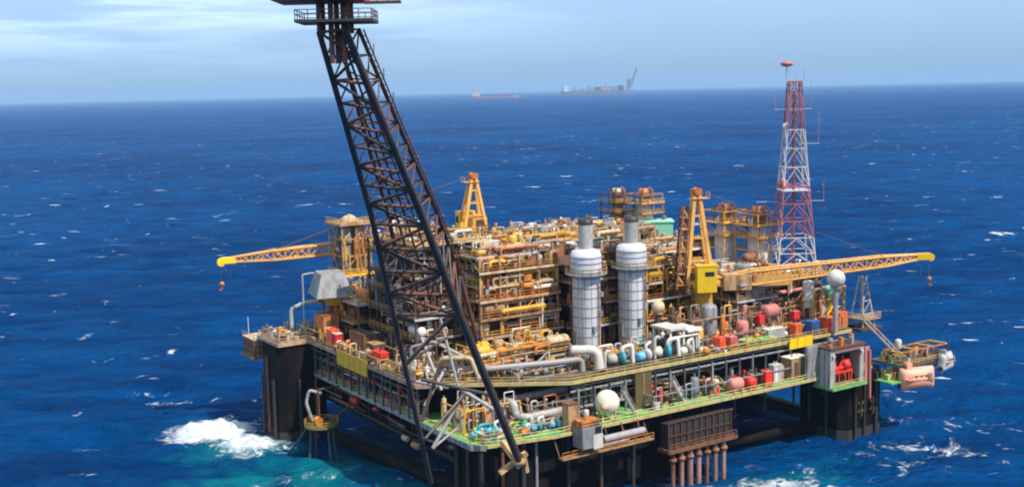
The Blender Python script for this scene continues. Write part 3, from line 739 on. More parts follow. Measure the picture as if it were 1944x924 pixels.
# gas lines up the middle, walkway on the right side
for k in range(3):
    f_ = .35 + .17 * k
    mb = B(FB); mb.pipe([LA[i].lerp(RA[i], f_).lerp(LB[i].lerp(RB[i], f_), .45) for i in range(NB + 1)], .20 - .03 * k, 8, False)
    build('flare_pipe', mb, ('boomrust', 'dark', 'boom')[k], FB)
mb = B(FB)
for i in range(NB * 4):
    p = along(RB, i / (NB * 4)); q = along(RB, (i + 1) / (NB * 4)); off = (along(RA, 0) - along(LA, 0)).normalized() * .6
    mb.beam(p, p + off, .12); mb.beam(p + off, q + off, .16)
    if i % 4 == 0: mb.beam(p + off, p + off + Vector((0, 0, 1.4)), .1)
build('walkway', mb, 'boomrust', FB)
mb = B(FB)
for a, b, r in ((pt(741, 580, 180), pt(860, 520, 182), .38), (pt(770, 690, 186), pt(868, 590, 184), .34), (pt(770, 690, 186), pt(850, 640, 198), .25), (pt(800, 840, 196), pt(880, 750, 203), .3),
                (pt(836, 690, 198), pt(800, 800, 196), .35), (pt(935, 750, 190), pt(800, 720, 192), .33)):
    mb.tube(a, b, r, n=8)
build('leg_brace', mb, 'boom', FB)
mb = B(FB)
for a, b, r in ((pt(870, 735, 204), pt(958, 790, 197), .36), (pt(880, 745, 204), pt(822, 850, 201), .36), (pt(822, 850, 201), pt(868, 812, 204), .22), (pt(835, 600, 204), pt(870, 735, 203), .28), (pt(800, 640, 206), pt(838, 740, 202), .3),
                (pt(770, 720, 196), pt(850, 735, 204), .3), (pt(806, 770, 200), pt(845, 700, 205), .28)):
    mb.tube(a, b, r, n=8)
build('knee_brace', mb, 'lgrey', FB)
mb = B(FB); ft = Rs[0]
mb.beam(ft + Vector((-1.4, 3.4, 3.2)), ft + Vector((.3, 0, -1.2)), 1.2, .8); mb.beam(ft + Vector((-3.4, 1.4, -1.9)), ft + Vector((2.2, 1, .9)), .9, .8); mb.beam(ft + Vector((.6, -.4, 1.6)), ft + Vector((1.4, -.2, -2.2)), .8, .7)
mb.tube(ft + Vector((-1.0, .6, 0)), ft + Vector((1.0, -.6, 0)), .9, n=10); mb.beam(ft + Vector((.2, .3, 0)), ft + Vector((2.2, 5, -.5)), .9, 2.0)
build('foot_bracket', mb, 'tan', FB)
# boom head platforms (levels above the eye)
hd = (Ls[-1] + Rs[-1] + L2[-1] + R2[-1]) / 4
# directions: screen right in platform frame, and away
SR = Vector((math.cos(-AU), math.sin(-AU), 0)); SA = Vector((-SR.y, SR.x, 0))
def H(a, b, z): return hd + SR * a + SA * b + Vector((0, 0, z))
def slab(mb, a0, a1, b0, b1, z0, z1):
    vs = [H(a, b, z) for z in (z0, z1) for b in (b0, b1) for a in (a0, a1)]
    return mb.add(vs, [(0, 2, 3, 1), (4, 5, 7, 6), (0, 1, 5, 4), (2, 6, 7, 3), (0, 4, 6, 2), (1, 3, 7, 5)])
build('head_platform', slab(B(FB), -5.0, 4.4, -3.4, 3.4, .9, 1.25), 'dark', FB)
mb = B(FB); mb.rail([H(-4.9, -3.3, 1.25), H(4.3, -3.3, 1.25), H(4.3, 3.3, 1.25), H(-4.9, 3.3, 1.25), H(-4.9, -3.3, 1.25)], gap=1.6, r=.045); build('head_railing', mb, 'boomrust', FB)
mb = B(FB)
for a, b in ((-2.3, -1.4), (-2.3, 1.4), (1.2, -1.4), (1.2, 1.4)):
    p = H(a, b, -.3); mb.beam(p, p + Vector((0, 0, 4.5)), .5)
for a, b in ((-.9, -1.2), (-.4, .3), (.5, -.4)):
    p = H(a, b, -4); mb.tube(p, p + Vector((0, 0, 8)), .36)
build('head_frame', mb, 'boomrust', FB)
build('head_platform', slab(B(FB), -7.6, 3.3, -4.2, 4.2, 3.5, 3.95), 'headred', FB, 'red oxide upper head platform')
mb = slab(B(FB), 3.1, 7.6, -1.0, .6, 3.15, 3.45); mb.rail([H(3.3, -.9, 3.45), H(7.5, -.9, 3.45)], gap=1.4); build('side_catwalk', mb, 'boomrust', FB)
mb = slab(B(FB), -7.6, -1.8, -4.3, -4.2, 3.55, 4.6); slab(mb, .2, 3.3, -4.3, -4.2, 3.55, 4.8); build('heat_shield', mb, 'headred', FB)
mb = slab(B(FB), -1.3, .1, -4.1, -3.2, 3.95, 5.4); build('control_box', mb, 'cream', FB)
for a in (-5, -2, 1.5):
    mb = B(FB); p = H(a, 0, 3.95); mb.lathe(p, [(.4, 0), (.4, 4), (.9, 4.6), (.9, 6.5), (.7, 6.5), (.7, 4.7)], 14); build('burner_tip', mb, 'dark', FB)

# ------------------------------------------------------------------ cranes
def lattice(t, p0, p1, w0, w1, bays, name, mt, r=.16, up_=Vector((0, 0, 1)), box=True):
    p0, p1 = Vector(p0), Vector(p1); d = (p1 - p0).normalized(); x = d.cross(up_).normalized(); y = x.cross(d).normalized()
    mb = MB(); ring = []
    for i in range(bays + 1):
        f = i / bays; w = (w0 + (w1 - w0) * f) / 2; c = p0.lerp(p1, f)
        ring.append([c + x * a * w + y * b * w for a, b in ((-1, -1), (1, -1), (1, 1), (-1, 1))])
    for i in range(bays):
        for k in range(4):
            j = (k + 1) % 4
            mb.tube(ring[i][k], ring[i + 1][k], r * 1.5, n=6)
            a, b = (k, j) if i % 2 else (j, k)
            mb.tube(ring[i][a], ring[i + 1][b], r * .9, n=5); mb.tube(ring[i][k], ring[i][j], r * .8, n=5)
    return build(name, mb, mt, t)
def crane(label, base, dirv, blen, ztip, boomname_label, zf, hfr, group='yellow pedestal cranes', ped=14.0):
    u, v, z = base
    ang = math.degrees(math.atan2(dirv[1], dirv[0]))
    t = thing('pedestal_crane', label, 'crane', u, v, z, ang, group)
    mb = MB(); mb.lathe((0, 0, -ped), [(2.3, 0), (2.0, ped * .7), (1.9, ped - .6), (2.7, ped - .2), (2.7, ped)], 20); build('pedestal', mb, 'yellow', t)
    mb = MB(); mb.box(-4.5, 3.2, -2.2, 2.2, 0, .6); build('turntable', mb, 'craney', t)
    mb = MB(); mb.box(-4.4, -.6, -2.1, 2.1, .6, 3.2); mb.box(-4.2, -1.0, -1.5, 1.5, 3.2, 3.7); eng = build('machinery_house', mb, 'craney', t)
    for y in (-2.13, 2.11): build('louvre', MB().box(-3.8, -1.4, y, y + .02, 1.1, 2.7), 'brown', eng)
    mb = MB(); mb.box(-2.6, 1.8, -4.4, -1.7, -1.4, 4.4); mb.box(-2.7, 1.9, -4.5, -1.6, 4.4, 4.6); cb = build('cab', mb, 'vivid', t)
    mb = MB(); mb.box(1.8, 1.85, -4.0, -2.0, 1.7, 3.4); mb.box(-.9, 1.2, -4.45, -4.4, 2.2, 3.2); build('window', mb, 'glass', cb)
    # gantry A frame
    mb = MB(); tp = Vector((-1.6, 0, hfr))
    for y in (-1, 1):
        mb.beam((1.6, y * 2.1, .6), tp + Vector((.4, y * .6, 0)), .75); mb.beam((-4.2, y * 2.1, .6), tp + Vector((-.6, y * .6, 0)), .7)
        for f in (.25, .5, .75):
            a = Vector((1.6, y * 2.1, .6)).lerp(tp + Vector((.4, y * .6, 0)), f); b = Vector((-4.2, y * 2.1, .6)).lerp(tp + Vector((-.6, y * .6, 0)), f)
            mb.beam(a, b, .35)
    for f in (.3, .6): 
        a = Vector((1.6, -2.1, .6)).lerp(tp, f); b = Vector((1.6, 2.1, .6)).lerp(tp, f); mb.beam(a, b, .22)
    build('gantry', mb, 'craney', t)
    mb = MB(); mb.cbox(tp + Vector((-.1, 0, .4)), (2.2, 2.0, 1.3)); mb.tube(tp + Vector((0, -1.3, .5)), tp + Vector((0, 1.3, .5)), .8, n=12); build('sheave_head', mb, 'orange', t)
    mb = MB(); mb.box(tp.x - 1.4, tp.x + 2.6, -1.4, 1.4, hfr - 1.1, hfr - .95); mb.rail([(tp.x + 2.6, -1.4, hfr - .95), (tp.x + 2.6, 1.4, hfr - .95)]); build('gantry_platform', mb, 'craney', t)
    # boom
    tip = Vector((blen, 0, ztip)); foot = Vector((2.4, 0, zf))
    k1 = foot.lerp(tip, .18); k2 = foot.lerp(tip, .82)
    lattice(t, foot, k1, 1.6, 3.0, 3, 'boom_foot', 'craney', .2)
    lattice(t, k1, k2, 3.0, 2.2, 13, 'boom', 'craney', .2)
    lattice(t, k2, tip, 2.2, 1.0, 4, 'boom_tip', 'craney')
    mb = MB(); d = (tip - k2).normalized(); mb.cbox(tip + d * .3, (3.2, 1.6, 1.4)); mb.tube(tip + d * 2 + Vector((0, -.7, -.3)), tip + d * 2 + Vector((0, .7, -.3)), .9, n=12); build('tip_sheave', mb, 'vivid', t)
    mb = MB()
    for y in (-.5, .5): mb.tube(tp + Vector((.6, y, .5)), k2 + Vector((0, y, 1.1)), .06, n=5)
    build('pendant_cable', mb, 'cable', t)
    mb = MB(); q = tip + d * 2; mb.tube(q, q + Vector((0, 0, -5.0)), .06, n=5); mb.tube(tip, tip + Vector((0, 0, -4)), .05, n=5); build('hoist_cable', mb, 'cable', t)
    mb = MB(); mb.sphere(q + Vector((0, 0, -5.4)), .55, 10, 6); mb.pipe([q + Vector((0, 0, -5.8)), q + Vector((0, 0, -6.6)), q + Vector((.4, 0, -7)), q + Vector((.7, 0, -6.6))], .12, 6, False); build('hook_block', mb, 'orange', t)
    return t
crR = crane('yellow pedestal crane with its boom lowered to the right past the radio mast', (70.0, 17.5, 36.2), (47, -24), 51, 4.1, '', 0.2, 20.2, ped=12.2)
build('walkway_deck', MB().box(4, 20, 1.6, 4.0, -.2, .2), 'tan', crR)
for k, (x, y, c) in enumerate(((-5.0, -1.6, 'brown'), (-6.6, -1.6, 'rust'), (-5.0, .6, 'rust'), (-6.6, .6, 'brown'))):
    build('ladder_tower_post', MB().beam((x, y, -1), (x * .75, y, 17.5), .4), c, crR)
for k in range(7):
    z = k * 2.5; f = 1 - .25 * (z + 1) / 18.5
    build('ladder_tower_brace', MB().beam((-5 * f, -1.6, z), (-6.6 * f, -1.6, z + 2.3), .28), ('craney', 'brown', 'orange')[k % 3], crR)
    build('ladder_tower_platform', MB().box(-6.8 * f, -4.8 * f, -1.9, .9, z - .1, z + .1), ('orange', 'craney')[k % 2], crR)
build('boom_rest_housing', MB().box(4.2, 10.5, -1.9, 1.9, -1.6, 1.9), 'tan', crR)
build('cable_drum_house', MB().box(11.5, 20, -1.6, 1.6, -.9, 1.4), 'craney', crR)
crL = crane('yellow pedestal crane with its boom lowered to the left behind the flare boom', (43.5, 75.5, 45.2), (-60, 12.5), 59.4, -3.2, '', -.9, 13.2, ped=21)

# ------------------------------------------------------------------ radio mast
RM = thing('radio_mast', 'red and white banded lattice radio mast on the right side roof', 'radio mast', 106.0, 24.6, 36, -33.1)
mz = [0, 3.2, 7, 11, 15.2, 19.5, 24, 28.5, 33, 37.5, 41.5, 44.6]
def mw(z): return (10.2 * (1 - z / 44.6) ** 1.15 + 4.6) / 2 if z > 7 else (10.2 * (1 - 7 / 44.6) ** 1.15 + 4.6) / 2 + (7 - z) * .12
for i in range(len(mz) - 1):
    a, b = mz[i], mz[i + 1]; wa, wb = mw(a) * .62, mw(b) * .62; mb = L0()
    qa = [Vector((x * wa, y * wa, a)) for x, y in ((-1, -1), (1, -1), (1, 1), (-1, 1))]; qb = [Vector((x * wb, y * wb, b)) for x, y in ((-1, -1), (1, -1), (1, 1), (-1, 1))]
    for k in range(4):
        j = (k + 1) % 4; mb.tube(qa[k], qb[k], .17, n=6); mb.tube(qa[k], (qb[k] + qb[j]) / 2, .11, n=5); mb.tube(qa[j], (qb[k] + qb[j]) / 2, .11, n=5); mb.tube(qb[k], qb[j], .11, n=5)
    c = 'mastw' if i < 2 or 5 <= i <= 6 or i == 7 else 'mastr'
    build('lattice_section', mb, c, RM)
mb = L0(); mb.beam((-.35, 0, 0), (-.35, 0, 44.6), .15); mb.beam((.35, 0, 0), (.35, 0, 44.6), .15)
for i in range(60): mb.beam((-.35, 0, i * .74), (.35, 0, i * .74), .12)
build('ladder', mb, 'mastr', RM)
mb = L0(); mb.tube((0, .5, 0), (0, .5, 42), .3, n=8); build('cable_duct', mb, 'pink', RM)
mb = L0(); mb.box(-3.4, 3.4, -3.4, 3.4, 18.3, 18.5); build('mast_platform', mb, 'mastw', RM)
mb = L0()
for z, x0, x1 in ((29.6, 1.5, 6.2), (15.6, -9.0, -3.6), (15.6, 3.0, 7.6), (38, -4.8, 4.2)): mb.beam((x0, 0, z), (x1, 0, z), .14)
build('antenna_arm', mb, 'mastw', RM)
for x, z, h in ((6.0, 29.6, 8.5), (7.4, 15.6, 4.5), (-4.6, 38, 5), (4.0, 38, 6.5), (2.2, 44.6, 3)):
    build('whip_antenna', L0().tube((x, 0, z), (x, 0, z + h), .045, n=5), 'pink', RM)
build('dish_antenna', L0().lathe((-2.3, -1.8, 34), [(.1, 0), (.5, .2), (.8, .4)], 14, 'y'), 'white', RM)
build('dish_antenna', L0().lathe((-3.0, -2.6, 20), [(.1, 0), (.9, .2), (1.3, .6)], 14, 'y'), 'mastr', RM)
mb = L0(); mb.tube((-1.9, 0, 43.0), (-1.9, 0, 48.2), .13, n=6); mb.tube((.3, 0, 44), (.3, 0, 46.3), .1, n=6); mb.tube((-1.9, 0, 44.5), (.3, 0, 44.5), .1, n=6); build('beacon_pole', mb, 'mastw', RM)
mb = L0(); mb.lathe((-1.9, 0, 48.1), [(.3, 0), (1.1, .2), (1.55, .6), (1.45, 1.0), (.8, 1.3), (.3, 1.35)], 18); build('beacon', mb, 'pink', RM)

# ------------------------------------------------------------------ more tall things on the roof line
def framed_stack(label, u, v, z, h, r, cap, rz=0, shell='clad', fr='craney', capc='orange', group='stacks in steel frames'):
    t = thing('vent_stack', label, 'vent stack', u, v, z, rz, group)
    mb = L0(); mb.lathe((0, 0, 0), [(r, 0), (r, h * .45), (r * .8, h * .5), (r * .8, h * .72), (r * .55, h * .76), (r * .55, h * .84)], 18); build('shell', mb, shell, t)
    mb = L0(); mb.lathe((0, 0, h * .84), [(r * .62, 0), (r * .62, h * .13), (r * .5, h * .13), (r * .5, h * .02)], 14); build('cap', mb, capc, t)
    for k in range(5):
        a = k * 1.3; mb = L0(); x, y = r * 1.1 * math.cos(a), r * 1.1 * math.sin(a); mb.pipe([(x, y, h * .6), (x, y, h * (.86 + .02 * k)), (x * .6, y * .6, h * (.92 + .02 * k))], .22, 7); build('vent_pipe', mb, ('rust', 'orange', 'brown')[k % 3], t)
    build('vent_box', L0().box(-r * 1.2, -r * .2, -r * 1.3, -r * .5, h * .68, h * .9), 'rust', t)
    w = r * 1.55; mb = L0()
    for x in (-w, w):
        for y in (-w, w): mb.beam((x, y, 0), (x, y, h * .86), .28)
    for f in (.22, .44, .66, .86):
        for s_ in (-w, w): mb.beam((-w, s_, h * f), (w, s_, h * f), .25); mb.beam((s_, -w, h * f), (s_, w, h * f), .25)
    mb.beam((-w, -w, 0), (w, -w, h * .22), .16); mb.beam((w, -w, h * .22), (-w, -w, h * .44), .16); mb.beam((-w, -w, h * .44), (-w, w, h * .66), .16)
    build('frame', mb, fr, t)
    for f in (.44, .66):
        mb = L0(); mb.box(-w - .5, w + .5, -w - .5, w + .5, h * f - .06, h * f + .06); mb.box(-w - .5, w + .5, -w - .5, -w - .4, h * f, h * f + .5); build('service_platform', mb, fr, t)
        mb = L0(); mb.rail([(-w - .4, w, h * f), (-w - .4, -w - .4, h * f), (w + .4, -w - .4, h * f), (w + .4, w, h * f)], gap=1.6); build('railing', mb, 'yellow', t)
    for a in (0, 1, 2):
        mb = L0(); x = -w + a * w; mb.pipe([(x, -w + .1, 0), (x, -w + .1, h * .3 + a), (x + .6, -w + .1, h * .3 + a + 1), (x + .6, -w + .2, h * .7)], .14, 6); build('pipe', mb, random.choice(['cream', 'tan', 'rust']), t)
    return t
framed_stack('grey vent stack with orange cap in a tan frame, farther from the radio mast', 100.5, 42.8, 36, 14.6, 2.5, 1)
framed_stack('grey vent stack with orange cap in a tan frame, next to the radio mast', 103.5, 34.0, 36, 14.2, 2.5, 1)
framed_stack('bare topped brown vent stack on the far skyline behind the second silver stack', 95.5, 80.5, 40, 12.5, 2.1, 1, shell='tan', fr='brown', capc='cream')
framed_stack('white vent stack with orange cap on the far skyline above the second silver stack', 99, 73.0, 40, 12.6, 2.3, 1, shell='white', fr='tan')
t = thing('vessel_tower', 'square yellow framed tower of grey vessels left of the flare boom', 'tower', 11, 76, 38)
mb = L0(); w = 3.6
for x in (-w, 0, w):
    for y in (-w, w): mb.beam((x, y, -4), (x, y, 12), .3)
for z in (0, 4.2, 8.2, 12):
    for s_ in (-w, w): mb.beam((-w, s_, z), (w, s_, z), .3); mb.beam((s_, -w, z), (s_, w, z), .3)
mb.beam((-w, -w, 0), (0, -w, 4.2), .18); mb.beam((-w, -w, 4.2), (-w, w, 8.2), .18)
build('frame', mb, 'tan', t)
for z, c in ((0, 'vivid'), (12, 'tan')):
    build('floor', L0().box(-w - .8, w + .8, -w - .8, w + .8, z - .5, z), c, t)
    build('railing', L0().rail([(-w - .7, w, z), (-w - .7, -w - .7, z), (w + .7, -w - .7, z)], r=.07), 'yellow', t)
for x, y, c, r in ((-1.7, -1.5, 'grey', 1.3), (1.6, -1.8, 'cream', 1.3), (-1.6, 2.0, 'grey', 1.2), (1.8, 1.6, 'yellow', 1.1)):
    mb = L0(); mb.vessel((x, y, 6), r, 11.2, 'z'); build('vertical_vessel', mb, c, t)
mb = L0(); mb.lathe((0, 0, 12), [(2.2, 0), (2.2, .5), (1.2, 1.3), (.3, 1.7)], 16); build('roof_cowl', mb, 'cream', t)
for i in range(14):
    R = random; x = R.uniform(-w, w); mb = L0(); z = R.uniform(0, 6); mb.pipe([(x, -w - .2, z), (x, -w - .2, z + R.uniform(2, 5)), (x + R.uniform(-1.5, 1.5), -w - .2, z + 5.5)], R.choice([.12, .2, .26]), 6); build('pipe', mb, R.choice(['yellow', 'orange', 'cream', 'tan', 'brown']), t)
for i in range(8):
    y = R.uniform(-w, w); mb = L0(); z = R.uniform(0, 6); mb.pipe([(-w - .2, y, z), (-w - .2, y, z + R.uniform(2, 5)), (-w - .2, y + R.uniform(-1.5, 1.5), z + 5.5)], R.choice([.12, .2, .26]), 6); build('pipe', mb, R.choice(['brown', 'orange', 'grey', 'tan']), t)

# mint roof house
t = thing('roof_house', 'mint green flat roofed house on the far skyline left of the right crane', 'roof house', 101, 69.5, 39.3, -33.1)
build('wall', L0().box(-3.8, 3.8, -3, 3, 0, 4.0), 'mint', t); build('roof', L0().box(-4.1, 4.1, -3.3, 3.3, 4.0, 4.4), 'mint', t)
build('door', L0().box(-2.6, -1.6, -3.05, -3.0, 0.1, 2.4), 'lgrey', t); build('roof_vent', L0().lathe((1.8, 0, 4.4), [(.5, 0), (.5, .8), (.8, .9), (.1, 1.2)], 12), 'grey', t)
# grey intake hood
t = thing('intake_hood', 'big grey faceted intake hood on a yellow base at the left end', 'air intake hood', 3.0, 70.5, 33.6, -12)
def frustum(mb, c, a, b, h, z0, z1):
    vs = [(c[0] + x * a[0] / 2, c[1] + y * a[1] / 2, z0) for x, y in ((-1, -1), (1, -1), (1, 1), (-1, 1))] + [(c[0] + h[0] + x * b[0] / 2, c[1] + h[1] + y * b[1] / 2, z1) for x, y in ((-1, -1), (1, -1), (1, 1), (-1, 1))]
    return mb.add(vs, [(3, 2, 1, 0), (4, 5, 6, 7), (0, 1, 5, 4), (1, 2, 6, 5), (2, 3, 7, 6), (3, 0, 4, 7)])
build('hood', frustum(L0(), (0, 0), (8.6, 10.6), (5.4, 7.2), (0, 0), .6, 5.8), 'grey', t)
build('base', frustum(L0(), (.4, -1.2), (3.2, 3.2), (5.6, 5.6), (0, 0), -1.6, .6), 'vivid', t)
for i in range(5): build('rib', L0().beam((-4.3, -4.4 + i * 2.2, .7), (-2.7, -3.2 + i * 1.6, 5.8), .14), 'grey', t)
build('duct', L0().tube((1, -1, -9.4), (1, -1, -1.6), .5, n=10), 'orange', t)
t = thing('curved_vent_pipe', 'pale curved vent pipe bending over at the far left of the upper deck', 'vent pipe', -1.5, 79, ZU)
build('pipe', L0().pipe([(-1.5, 1, 0), (-1.5, 1, 6), (1.5, -.5, 7.5), (5, -2.5, 7.5)], .5, 10), 'lgrey', t)
build('flange', L0().lathe((-1.5, 1, 0), [(.8, 0), (.8, .25), (.5, .25)], 14), 'grey', t)
t = thing('tall_vent_pipe', 'thin pale vent pipe with a hooked top left of the grey intake hood', 'vent pipe', -1.5, 76, ZU)
build('pipe', L0().pipe([(0, 0, 0), (0, 0, 14.5), (2.2, -1.0, 14.9), (3, -1.5, 14)], .2, 8), 'lgrey', t)
build('flange', L0().lathe((0, 0, 0), [(.5, 0), (.5, .2), (.25, .2)], 12), 'grey', t)

# ------------------------------------------------------------------ gear on the left upper deck
def box_unit(name, label, cat, u, v, z, d, c, rz=0, group=None, trim='grey', legs=True, door=True, top='cream'):
    group = group or name.replace('_', ' ') + 's on the platform decks'
    t = thing(name, label, cat, u, v, z, rz, group); a, b, h = d
    lift = .25 if legs else 0
    build('body', L0().box(-a / 2, a / 2, -b / 2, b / 2, lift, h), c, t)
    if legs: 
        mb = L0()
        for x in (-a / 2 + .15, a / 2 - .15): mb.beam((x, -b / 2, lift / 2), (x, b / 2, lift / 2), .25)
        build('skid', mb, 'dark', t)
    build('roof', L0().box(-a / 2 - .08, a / 2 + .08, -b / 2 - .08, b / 2 + .08, h, h + .12), top, t)
    if door: build('door', L0().box(-a * .3, -a * .05, -b / 2 - .04, -b / 2, lift + .05, h * .82), trim, t); 
    n = max(3, int(a / .8))
    for i in range(n + 1):
        x = -a / 2 + a * i / n
        if -a * .34 < x < 0: continue
        build('rib', L0().beam((x, -b / 2 - .03, lift), (x, -b / 2 - .03, h), .1), trim, t)
    build('corner_bar', L0().beam((a / 2, b / 2, lift), (a / 2, b / 2, h), .14), trim, t)
    for k in range(2): build('roof_fitting', L0().tube((a * (.3 - .5 * k), b * (.2 - .3 * k), h + .1), (a * (.3 - .5 * k), b * (.2 - .3 * k), h + .55 + .3 * k), .13, n=7), trim, t)
    return t
box_unit('equipment_house', 'orange brown equipment house under the grey intake hood', 'equipment house', 1.0, 69, ZU, (4, 5, 6), 'orange', top='rust', trim='brown')
box_unit('fire_cabinet', 'bright orange red cabinet below the yellow base of the intake hood', 'cabinet', -.4, 62.5, ZU, (2.0, 3.0, 3.6), 'ored', top='ored', trim='red')
box_unit('fire_cabinet', 'small pure red cabinet right against the orange red cabinet', 'cabinet', -.6, 59.8, ZU, (1.6, 1.9, 3.2), 'red', top='white', trim='red')
box_unit('fire_cabinet', 'dark red cabinet on the left deck behind the left flare boom chord', 'cabinet', -.6, 38.5, ZU, (1.8, 4.0, 2.9), 'red', top='red', trim='dark')
box_unit('brown_container', 'rusty brown container on the left deck edge above the yellow board', 'container', 1.9, 52, ZU, (3, 7, 4.4), 'rust', top='brown', trim='brown')
box_unit('brown_container', 'short brown container between the yellow board and the dark red cabinet', 'container', 1.6, 45, ZU, (2.6, 3.6, 3.3), 'brown', top='tan', trim='rust')
t = thing('deck_loudhailer_board', 'weathered yellow board hung on the left upper deck edge', 'yellow board', -2.75, 40.5, 21.4)
build('board', L0().box(-.12, 0, 0, 15, 0, 3.4), 'signy', t)
for i in range(6): build('rib', L0().beam((-.16, .2 + i * 2.9, 0), (-.16, .2 + i * 2.9, 3.4), .12), 'yellow', t)
t['category'] = 'board'; t.name = 'yellow_board'
t = thing('yellow_board', 'bright yellow board hung on the right upper deck edge', 'board', 80.5, 1.62, 22.3)
build('board', L0().box(0, 7.4, -.12, 0, 0, 2.3), 'vivid', t)
for i in range(4): build('rib', L0().beam((.1 + i * 2.4, -.16, 0), (.1 + i * 2.4, -.16, 2.3), .1), 'yellow', t)

# left corner basket house
t = thing('corner_basket_house', 'tan basket house hanging at the far left corner above the black column', 'deck house', -7.5, 88.5, 18.2)
build('wall', L0().box(-3.2, 3.0, -3.6, 3.4, .3, 4.4), 'tan', t); build('floor', L0().box(-4, 3.8, -4.4, 4.2, 0, .3), 'rust', t)
mb = L0()
for i in range(7): mb.beam((-3.25, -3.3 + i * 1.1, .3), (-3.25, -3.3 + i * 1.1, 4.4), .2); mb.beam((-3 + i * .95, -3.65, .3), (-3 + i * .95, -3.65, 4.4), .2)
for z in (1.4, 2.8): mb.beam((-3.3, -3.7, z), (-3.3, 3.4, z), .2); mb.beam((-3.2, -3.7, z), (3, -3.7, z), .2)
build('frame', mb, 'brown', t)
build('roof', L0().box(-3.5, 3.3, -3.9, 3.7, 4.4, 4.7), 'cream', t); build('railing', L0().rail([(-3.4, 3.6, 4.7), (-3.4, -3.8, 4.7), (3.2, -3.8, 4.7)]), 'pinkt', t)
build('whip_antenna', L0().tube((-2.4, 2, 4.7), (-2.4, 2, 9.2), .07, n=5), 'white', t)
# round hose platform, coloured darker to stand for the shade on it
t = thing('hose_platform', 'round yellow platform coloured dark as if in shade, with loading hoses hanging below the left deck side', 'hose platform', -6.3, 57.5, 7.6)
mb = L0(); mb.lathe((0, 0, 0), [(1.4, 0), (3.8, 0), (3.8, .35), (1.4, .35)], 22); build('ring_deck', mb, 'olive', t)
mb = L0(); pts = [(3.7 * math.cos(a), 3.7 * math.sin(a), .35) for a in [2 * math.pi * i / 14 for i in range(15)]]; mb.rail(pts, gap=3, r=.06); build('railing', mb, 'signy', t)
for x, y in ((-2.2, 1), (2, -1.8), (0, 3), (0.4, -2.8)): build('hose', L0().pipe([(x, y, .2), (x, y, -3), (x * 1.3, y * 1.3, -9)], .3, 8, False), 'dgrey', t)
build('hose', L0().pipe([(-1.5, 3, 0), (-3.5, 5, -4), (-5.5, 8, -8)], .26, 8, False), 'dgrey', t)
build('hose', L0().pipe([(1.5, 2.5, 6.5), (-1.2, 3.2, 7.6), (-2.2, 2.8, 5), (-1.6, 2, 2), (-1, 1.6, .3)], .38, 8), 'grey', t)
mb = L0(); mb.beam((2, 0, .2), (8, 0, 4), .4); mb.beam((0, 1, 8.2), (0, 1, 0.3), .35); mb.beam((0, 1, 8), (5.5, 1, 8), .35); build('hanger', mb, 'brown', t)
build('winch', L0().lathe((-.8, -1, 1.2), [(1, 0), (1, .2), (.5, .2), (.5, 1.4), (1, 1.4), (1, 1.6)], 14, 'y'), 'orange', t)
rp = random.Random(3)
lab = ['red lamp unit hung low on the dark left side under the deck', 'maroon tank hung under the left deck next to the round hose platform', 'pale valve block on the underdeck edge near the boom leg', 'tan bracketed pump under the left deck close to the boom leg']
for (v, z, c, s), lb in zip(((44, 13.3, 'red', .7), (54, 13, 'red', 1.3), (30.5, 10.2, 'cream', 1.0), (26, 9.8, 'tan', 1.2)), lab):
    t = thing('underdeck_unit', lb, 'hanging unit', .4, v, z); build('body', L0().vessel((0, 0, 0), s * .6, s * 2.4, 'y'), c, t); build('bracket', L0().box(-.1, 2.2, -.3, .3, s * .5, s * .5 + .25), 'dark', t)

# ------------------------------------------------------------------ chamfer corner: big pipes
def pipe_thing(label, pts, r, c, flange=True, name='large_pipe', n=12):
    t = thing(name, label, 'pipe', *pts[0], 0, 'large pipes at the open front corner'); build('pipe', B(t).pipe(pts, r, n), c, t)
    if flange:
        for a, b in ((pts[0], pts[1]), (pts[-1], pts[-2])):
            d = (Vector(b) - Vector(a)).normalized(); mb = B(t); mb.tube(Vector(a) + d * .1, Vector(a) + d * .4, r * 1.5, n=12); build('flange', mb, 'grey', t)
    return t
pipe_thing('big grey hairpin pipe lying sideways at the open front corner of the decks', [(27, 11.5, 20.2), (12.2, 11.5, 20.2), (12.2, 7.6, 20.6), (12.2, 7.6, 18.4), (13, 5.6, 18.0), (23, 5.6, 18.0)], .75, 'lgrey')
pipe_thing('long pale pipe above the hairpin pipe running to the low manifold deck', [(6, 21, 25.6), (10, 14, 26.4), (24, 10, 26.4), (29.5, 9.2, 26.4), (29.5, 8.6, 21)], .62, 'lgrey')
pipe_thing('thick pale elbow pipe dropping over the deck edge left of the pumps', [(27.5, 10.5, 28.2), (32.2, 7.4, 28.2), (32.2, 6.8, 24.2)], 1.0, 'white')
pipe_thing('tan pipe looping behind the right boom leg near the front corner', [(3.5, 22, 24.6), (3.5, 20, 28.4), (8, 16.5, 28.4), (9, 15, 24.2)], .5, 'cream')
pipe_thing('brown pipe crossing under the hairpin pipe', [(6, 9, 17.2), (20, 5.2, 17.2), (29, 4.2, 17.2)], .4, 'rust')
pipe_thing('pale double bend pipe behind the hairpin pipe', [(14, 12.6, 22.6), (28, 9, 22.6), (30, 8, 19)], .45, 'cream')
pipe_thing('grey pipe arching beside the left boom leg', [(0, 26, 24.2), (0, 26, 30), (3, 22, 31.4), (8, 17, 28)], .35, 'lgrey')
